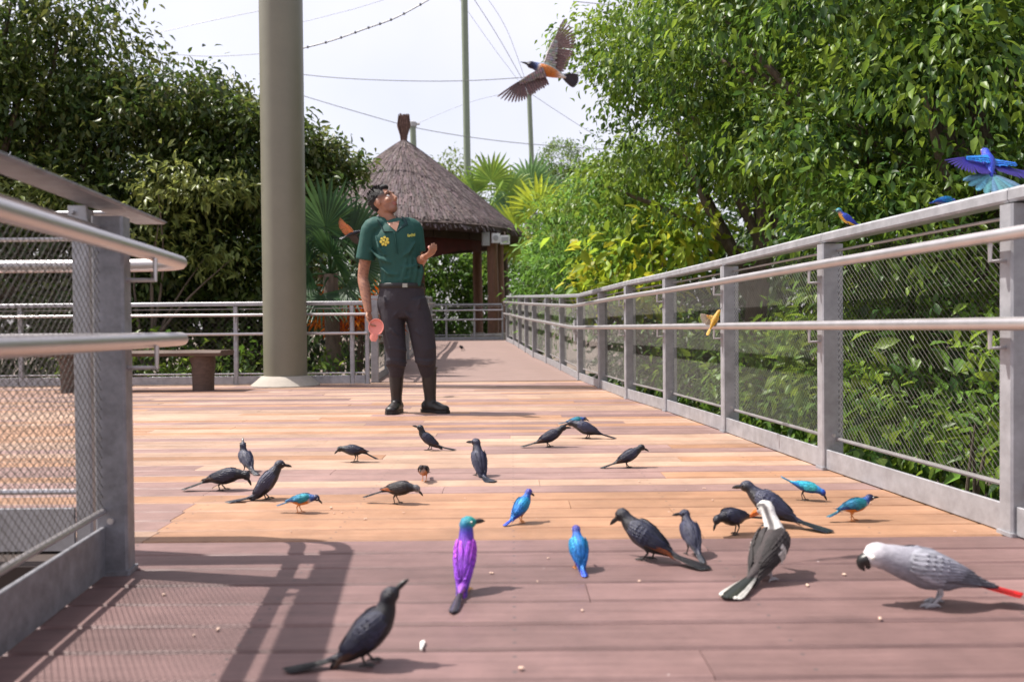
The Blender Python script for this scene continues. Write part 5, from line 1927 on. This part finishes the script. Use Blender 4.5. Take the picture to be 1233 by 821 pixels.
hand(skin, wr_l, Vector((.62, -.5, .32)), Vector((-.25, .15, 1.0)), (46, 50, 52, 56), thumb_side=-1)
me = remeshed(skin, .0052, 3, .5)
SKIN = (.34, .165, .105)


def skin_col(co):
    c = list(SKIN)
    z = co.z
    d_ = (co - hc)
    x_, y_, z_ = d_.dot(fdir), d_.dot(hl), d_.dot(hu)
    if x_ > .02 and -.13 < z_ < .1 and abs(y_) < .1:
        if z_ < -.045 and x_ < .10:
            c = [.27, .135, .095]          # shaven jaw
        if x_ > .078 and -.077 < z_ < -.048 and abs(y_) < .028:
            c = [.28, .095, .075]          # lips
        if x_ > .06 and abs(abs(y_) - .034) < .02 and .018 < z_ < .030:
            c = [.10, .06, .045]
    if z_ > -.005 and x_ < .062 - .25 * max(0, z_ - .05) and d_.length < .16:
        k_ = min(1, max(0, (z_ + .005) / .05))
        c = [SKIN[i] + ((.02, .014, .012)[i] - SKIN[i]) * k_ for i in range(3)]
    if co.x < -.26 and .86 < z < 1.2:      # tattooed forearm
        n_ = math.sin(co.x * 95 + z * 60) * math.sin(z * 120 - co.y * 90) + .6 * math.sin(z * 210 + co.x * 130)
        if n_ > .45:
            c = [.25, .122, .085]
    return c


set_col(me, skin_col)
link('body', me, 'skin', man)

# eyes and brows
for s in (1, -1):
    b = MB()
    e = hp(.074, s * .033, .010)
    b.ball(e, .0125, n=12, m=8)
    eo = b.build('eye', 'eye_sclera', man, world=False)
    b = MB()
    b.ball(e + (fdir * .8 + hu * .35).normalized() * .0075, .0072, n=10, m=6)
    b.build('iris', 'eye_dark', eo, world=False)
    b = MB()
    b.tube([hp(.088, s * .014, .034), hp(.090, s * .033, .040), hp(.076, s * .054, .034)], [.004, .0052, .003], 6)
    b.build('eyebrow', 'hair', man, world=False)

# hair: cropped sides, longer swept top
b = MB()
b.ball(hp(-.026, 0, .050), .099, .081, .084, HM, 20, 14)
b.ball(hp(-.056, 0, .016), .062, .066, .070, HM, 16, 10)
b.ball(hp(.020, 0, .098), .068, .052, .026, HM, 14, 8)
for k in range(26):
    y_ = random.uniform(-.045, .045)
    x_ = random.uniform(-.04, .055)
    z_ = .108 - abs(y_) * .35
    b.tube([hp(x_ - .02, y_, z_ - .02), hp(x_ + .005, y_ * 1.05, z_ + .008), hp(x_ + .028, y_ * 1.1, z_ + random.uniform(.008, .022))], [.012, .011, .004], 6)
hm_ = remeshed(b, .006, 2, .4)
hair_o = link('hair', hm_, 'hair', man)
b = MB()
for k in range(420):        # short strands swept up and forward on top, down at the back
    th, ph = random.uniform(.05, 1.75), random.uniform(-math.pi, math.pi)
    dx, dy, dz = math.sin(th) * math.cos(ph), math.sin(th) * math.sin(ph), math.cos(th)
    if dx > .35 and dz < .55:
        continue
    p0 = (-.026 + .097 * dx, .079 * dy, .050 + .083 * dz)
    top_ = dz > .45
    ln_ = random.uniform(.014, .030) if top_ else random.uniform(.006, .014)
    sw = (.45 + random.uniform(-.4, .4), random.uniform(-.4, .4), .2) if top_ else (-.3, random.uniform(-.3, .3), -.75)
    q0 = hp(*p0)
    q1 = hp(p0[0] + (dx * .8 + sw[0] * .6) * ln_, p0[1] + (dy * .8 + sw[1]) * ln_, p0[2] + (dz * .7 + sw[2] * .5) * ln_)
    b.tube([q0, q0.lerp(q1, .6), q1], [.0034, .0028, .0006], 5)
st_ = b.build('strands', 'hair', hair_o, world=False)
st_['kind'] = 'stuff'

# polo shirt
b = MB()
limb(b, [mp_(483.5, 352, 0), mp_(483, 342, 0), mp_(482, 320, 0), mp_(479, 298, 0), mp_(476.5, 282, 0), mp_(474, 273, .005), mp_(472, 267.5, .012)],
     [(.164, .120), (.160, .119), (.162, .121), (.178, .130), (.182, .122), (.135, .098), (.074, .070)], 22, ref=(0, 1, 0))
limb(b, [mp_(466, 271, 0), sh_r + Vector((.015, 0, .012)), sh_r.lerp(el_r, .30), sh_r.lerp(el_r, .66)], [.068, .076, .074, .078], 16)
limb(b, [mp_(486, 271, 0), sh_l + Vector((-.012, 0, .012)), sh_l.lerp(el_l, .30), sh_l.lerp(el_l, .66)], [.066, .072, .070, .073], 16)
for k in range(7):      # soft folds from the waist
    x0, y0 = 462 + k * 7, 345
    b.tube([mp_(x0, y0, -.108 + .012 * abs(k - 3)), mp_(x0 + 4, y0 - 18, -.118 + .012 * abs(k - 3)), mp_(x0 + 9 - k, y0 - 34, -.112 + .014 * abs(k - 3))], [.016, .018, .008], 8)
for (x0, y0, x1, y1, x2, y2) in ((500, 292, 492, 304, 480, 312), (504, 318, 494, 322, 482, 321), (458, 322, 468, 330, 480, 331), (500, 330, 490, 336, 478, 338), (452, 284, 456, 298, 464, 308)):
    b.tube([mp_(x0, y0, -.085), mp_(x1, y1, -.118), mp_(x2, y2, -.120)], [.008, .013, .006], 8)
b.tube([mp_(446, 300, -.05), mp_(458, 312, -.10), mp_(470, 316, -.118)], [.01, .016, .008], 8)
sm = remeshed(b, .008, 5, .5)
shirt_o = link('polo_shirt', sm, 'shirt', man)
bvh = BVHTree.FromPolygons([v.co.copy() for v in sm.vertices], [tuple(p.vertices) for p in sm.polygons])


def on_shirt(px, py, off=.002):
    p = mp_(px, py, -.5)
    d_ = (Vector((p.x + MX.x, p.y + MY, p.z)) - Vector((0, 0, EYE))).normalized()
    h_, n_, i_, t_ = bvh.ray_cast(p, d_, 2)
    if h_ is None:
        return mp_(px, py, -.13)
    return h_ + n_ * off


# collar, placket, buttons
b = MB()
for s, (xa, ya), (xb, yb), (xc, yc) in ((-1, (455, 266), (463, 280), (473, 279)), (1, (484, 263), (489, 270), (478, 279))):
    pts = [on_shirt(xa, ya, .012), on_shirt((xa + xb) / 2, (ya + yb) / 2 - 1, .012), on_shirt(xb, yb, .007), on_shirt(xc, yc, .006)]
    b.tube(pts, [(.012, .004), (.017, .004), (.015, .004), (.005, .003)], 8)
b.tube([nb + Vector((.066 * math.cos(t), .062 * math.sin(t), .018 + .012 * math.sin(t))) for t in np.linspace(-.2, math.pi + .2, 12)], [(.006, .02)] * 12, 8, ref=(0, 0, 1))
b.build('collar', 'collar', man, world=False)
b = MB()
pl = [on_shirt(475.5 + .5 * i, 281 + 4 * i, .002) for i in range(7)]
b.tube(pl, [(.013, .003)] * 7, 8)
po = b.build('placket', 'shirt', man, world=False)
for i in (1, 3, 5):
    b = MB()
    b.ball(pl[i] + Vector((0, -.004, 0)), .004, n=8, m=5)
    b.build('button', 'collar', po, world=False)


def decal(name, polys, mat, parent):
    b = MB()
    for poly in polys:
        f_ = [on_shirt(x, y, .004) for x, y in poly]
        bk_ = [on_shirt(x, y, .0) for x, y in poly]
        n_ = len(poly)
        b.add(f_ + bk_, [tuple(range(n_))] + [(i, n_ + i, n_ + (i + 1) % n_, (i + 1) % n_) for i in range(n_)])
    return b.build(name, mat, parent, smooth=False, world=False)


def circ(cx, cy, r, n=10, sx=1.0):
    return [(cx + r * sx * math.cos(-2 * math.pi * k / n), cy + r * math.sin(-2 * math.pi * k / n)) for k in range(n)]


b = MB()
f_ = [on_shirt(x, y, .006) for x, y in ((466.5, 268.5), (471, 268.5), (476, 268.0), (481, 266.5), (480, 271), (477.2, 279), (472.5, 275), (469, 272))]
b.add(f_, [tuple(range(8))], (.30, .145, .095))
b.build('neck_opening', 'skin', man, smooth=False, world=False)

# round gold emblem: broken ring of leaf shapes about a small figure
pol = []
for k in range(7):
    a = 2 * math.pi * k / 7 + .3
    pol.append(circ(463 + 4.3 * math.cos(a), 290.5 + 4.6 * math.sin(a), 1.55 if k % 3 else 1.9, 8))
pol.append(circ(462.2, 289.3, 1.7, 8))
pol.append([(463, 291), (466.2, 289.4), (466.8, 291.0), (463.8, 293.6)])
pol.append([(460.2, 292.6), (462.6, 291.8), (463.2, 294.4), (460.8, 295.2)])
decal('chest_emblem', pol, 'gold_thread', shirt_o)
# small line of stitched lettering on the other side of the chest
pol = []
x = 490.5
for k in range(6):
    up_ = 283.4 - .22 * k
    pol.append([(x, up_ + (2.4 if k % 2 else 1.6)), (x + 1.3, up_ + 2.2), (x + 1.3, up_ - (1.6 if k in (0, 3, 5) else .6)), (x, up_ - (1.2 if k in (0, 3) else .4))])
    x += 1.55
decal('chest_lettering', pol, 'yellow_thread', shirt_o)

# trousers
b = MB()
limb(b, [mp_(483.5, 341, 0), mp_(483.5, 352, 0), mp_(483.5, 368, .005), mp_(484, 382, .01)], [(.166, .120), (.178, .130), (.192, .136), (.165, .12)], 22, ref=(0, 1, 0))
kr, ar = mp_(477, 428, -.03), mp_(477.5, 452, .01)
kl, al = mp_(512, 426, -.03), mp_(515.5, 452, .02)
limb(b, [mp_(472, 362, 0), mp_(473.5, 394, -.008), kr, ar], [(.100, .122), (.092, .110), (.080, .088), (.056, .060)], 18, ref=(0, 1, 0))
limb(b, [mp_(498, 362, 0), mp_(507, 394, -.008), kl, al], [(.102, .122), (.100, .112), (.088, .092), (.056, .060)], 18, ref=(0, 1, 0))
for c_, sx in ((kr, -1), (kl, 1)):      # bunched cloth above the boots, creases at the knee
    for dz, r_ in ((-.045, .080), (-.07, .076), (.05, .084)):
        b.tube([c_ + Vector((r_ * math.cos(t), r_ * math.sin(t), dz + .012 * math.sin(t * 2 + sx))) for t in np.linspace(math.pi, 2 * math.pi, 9)], [.006, .011, .013, .014, .014, .014, .013, .011, .006], 8)
for (x0, y0, x1, y1) in ((482, 372, 470, 384), (486, 374, 498, 386), (462, 356, 466, 372), (506, 358, 503, 376), (470, 396, 480, 404), (500, 398, 511, 408), (488, 362, 489, 376)):
    b.tube([mp_(x0, y0, -.120), mp_((x0 + x1) / 2, (y0 + y1) / 2 + 1, -.118), mp_(x1, y1, -.108)], [.006, .012, .005], 8)
tm = remeshed(b, .0085, 4, .5)
tr_o = link('trousers', tm, 'trousers', man)
tbvh = BVHTree.FromPolygons([v.co.copy() for v in tm.vertices], [tuple(p.vertices) for p in tm.polygons])
# belt and buckle
b = MB()
bc_ = mp_(483.5, 344.5, 0)
b.tube([bc_ + Vector((.174 * math.cos(t), .129 * math.sin(t), 0)) for t in np.linspace(0, 2 * math.pi, 29)], [(.006, .020)] * 29, 8, ref=(0, 0, 1))
be = b.build('belt', 'belt', man, world=False)
b = MB()
b.obox(bc_ + Vector((.045, -.134, -.002)), Vector((1, .1, 0)).normalized(), Vector((0, 1, 0)), Vector((0, 0, 1)), .042, .01, .03, .004)
b.build('buckle', 'metal_bright', be, world=False)

# rubber boots
for (px, py, tx, ty, toe, top) in ((477.5, 488, 477.2, 443, Vector((-.16, -.98, 0)), .36), (518, 484, 516.0, 442, Vector((.80, -.60, 0)), .37)):
    toe.normalize()
    an = mp_(px, py, .02)
    an.z = .09
    tp_ = mp_(tx, ty, .018)
    sd_ = Vector((-toe.y, toe.x, 0))
    b = MB()
    limb(b, [an + Vector((0, 0, -.03)), an + Vector((0, 0, .03)), an.lerp(tp_, .5), tp_], [(.046, .052), (.043, .050), (.053, .058), (.062, .066)], 18, ref=tuple(toe))
    heel = an - toe * .035
    limb(b, [heel + Vector((0, 0, -.045)), an + toe * .05 + Vector((0, 0, -.042)), an + toe * .11 + Vector((0, 0, -.052)), an + toe * .155 + Vector((0, 0, -.058))],
         [(.045, .045), (.044, .046), (.049, .036), (.038, .026)], 16, ref=(0, 0, 1))
    b.ball(heel + Vector((0, 0, -.04)), .048, .046, .05)
    b.ball(an + toe * .138 + Vector((0, 0, -.055)), .05, .045, .032)
    bm_ = remeshed(b, .0065, 3, .5)
    bo = link('boot', bm_, 'boot', man)
    b = MB()
    pr_ = []
    for t, w in ((-.08, .028), (-.05, .042), (.0, .042), (.05, .042), (.11, .05), (.155, .046), (.188, .022)):
        pr_.append((t, w))
    out = [an + toe * t + sd_ * w for t, w in pr_] + [an + toe * t - sd_ * w for t, w in pr_[::-1]]
    n_ = len(out)
    b.add([Vector((p.x, p.y, .001)) for p in out] + [Vector((p.x, p.y, .026)) for p in out], [tuple(range(n_)), tuple(range(2 * n_ - 1, n_ - 1, -1))] + [(i, n_ + i, n_ + (i + 1) % n_, (i + 1) % n_) for i in range(n_)])
    b.build('sole', 'belt', bo, smooth=False, world=False)
    b = MB()
    b.tube([tp_ + Vector((.065 * math.cos(t), .069 * math.sin(t), -.004)) for t in np.linspace(0, 2 * math.pi, 21)], .006, 6)
    b.build('rim', 'boot', bo, world=False)

# what he holds
dc = mp_(453, 394, -.11)
dish = thing('dish', 'small pink plastic dish held in the lowered hand', 'dish', (MX.x + dc.x, MY + dc.y, dc.z))
b = MB()
Md = Matrix.Rotation(R(78), 3, 'X') @ Matrix.Rotation(R(0), 3, 'Z')
rs = []
for r_, z in ((.03, -.012), (.05, -.010), (.060, .004), (.064, .012), (.058, .012), (.052, .002), (.03, -.004), (.004, -.004)):
    rs.append([Md @ Vector((r_ * math.cos(a) * .95, r_ * math.sin(a) * 1.05, z)) for a in [2 * math.pi * k / 24 for k in range(24)]])
b.rings(rs)
b.build('bowl', 'pink_plastic', dish, world=False)
b = MB()
b.tube([Md @ Vector((-.012, -.055, .008)), Md @ Vector((-.016, -.085, .006)), Md @ Vector((-.018, -.112, .003))], [(.028, .006), (.033, .006), (.018, .005)], 10, ref=tuple(Md @ Vector((0, 0, 1))))
b.build('lip', 'pink_plastic', dish, world=False)
mc = wr_l + Vector((.62, -.5, .32)).normalized() * .085 + Vector((-.01, 0, .03))
mt = MB()
for k in range(5):
    mt.ball(Vector((random.uniform(-.016, .016), random.uniform(-.012, .012), random.uniform(-.01, .012))), random.uniform(.010, .016), n=8, m=6)
mo = link('bird_food', remeshed(mt, .004, 2), 'meat', None)
mo.location = (MX.x + mc.x, MY + mc.y, mc.z)
tag(mo, 'pale pink lump of bird food in the raised hand', 'food')


# ------------------------------------------------------------------ scraps on the deck
fe = MB()
rs = []
for t, w in ((0, .001), (.2, .003), (.6, .005), (.9, .003), (1, .001)):
    rs.append([Vector((w, t * .05, .001 + .006 * math.sin(t * 3))), Vector((0, t * .05, .003 + .006 * math.sin(t * 3))), Vector((-w, t * .05, .001 + .006 * math.sin(t * 3))), Vector((0, t * .05, .0005))])
fe.rings(rs)
fo = fe.build('feather', 'feather_white')
fo.location = gp(507, 783)
tag(fo, 'small white feather lying beside the big black starling', 'feather')
cr = []
for k in range(3):
    m_ = MB()
    for j in range(3):
        m_.ball(Vector((random.uniform(-.006, .006), random.uniform(-.004, .004), .003)), random.uniform(.004, .007), random.uniform(.004, .008), .004, n=7, m=5)
    me_ = remeshed(m_, .002, 1)
    me_.materials.append(MATS['crumb'])
    cr.append(me_)
for k, (px, py) in enumerate(((403, 618), (412, 617), (486, 617), (398, 612), (1048, 606), (972, 705), (1018, 692), (1000, 640), (848, 588), (826, 590), (770, 580), (802, 575), (648, 700), (660, 672), (592, 690), (196, 716), (233, 765), (262, 758), (700, 735), (628, 805), (1060, 745), (905, 585), (560, 600), (440, 625), (350, 640), (770, 700), (1150, 640), (858, 602))):
    o = bpy.data.objects.new('food_scrap', cr[k % 3])
    COL.objects.link(o)
    o.location = gp(px, py, .0015)
    o.rotation_euler = (0, 0, random.uniform(0, 6))
    s = random.uniform(.35, .8)
    o.scale = (s, s, s)
    tag(o, 'small pale food scrap lying on the deck planks', 'food scrap', 'food scraps on the deck')
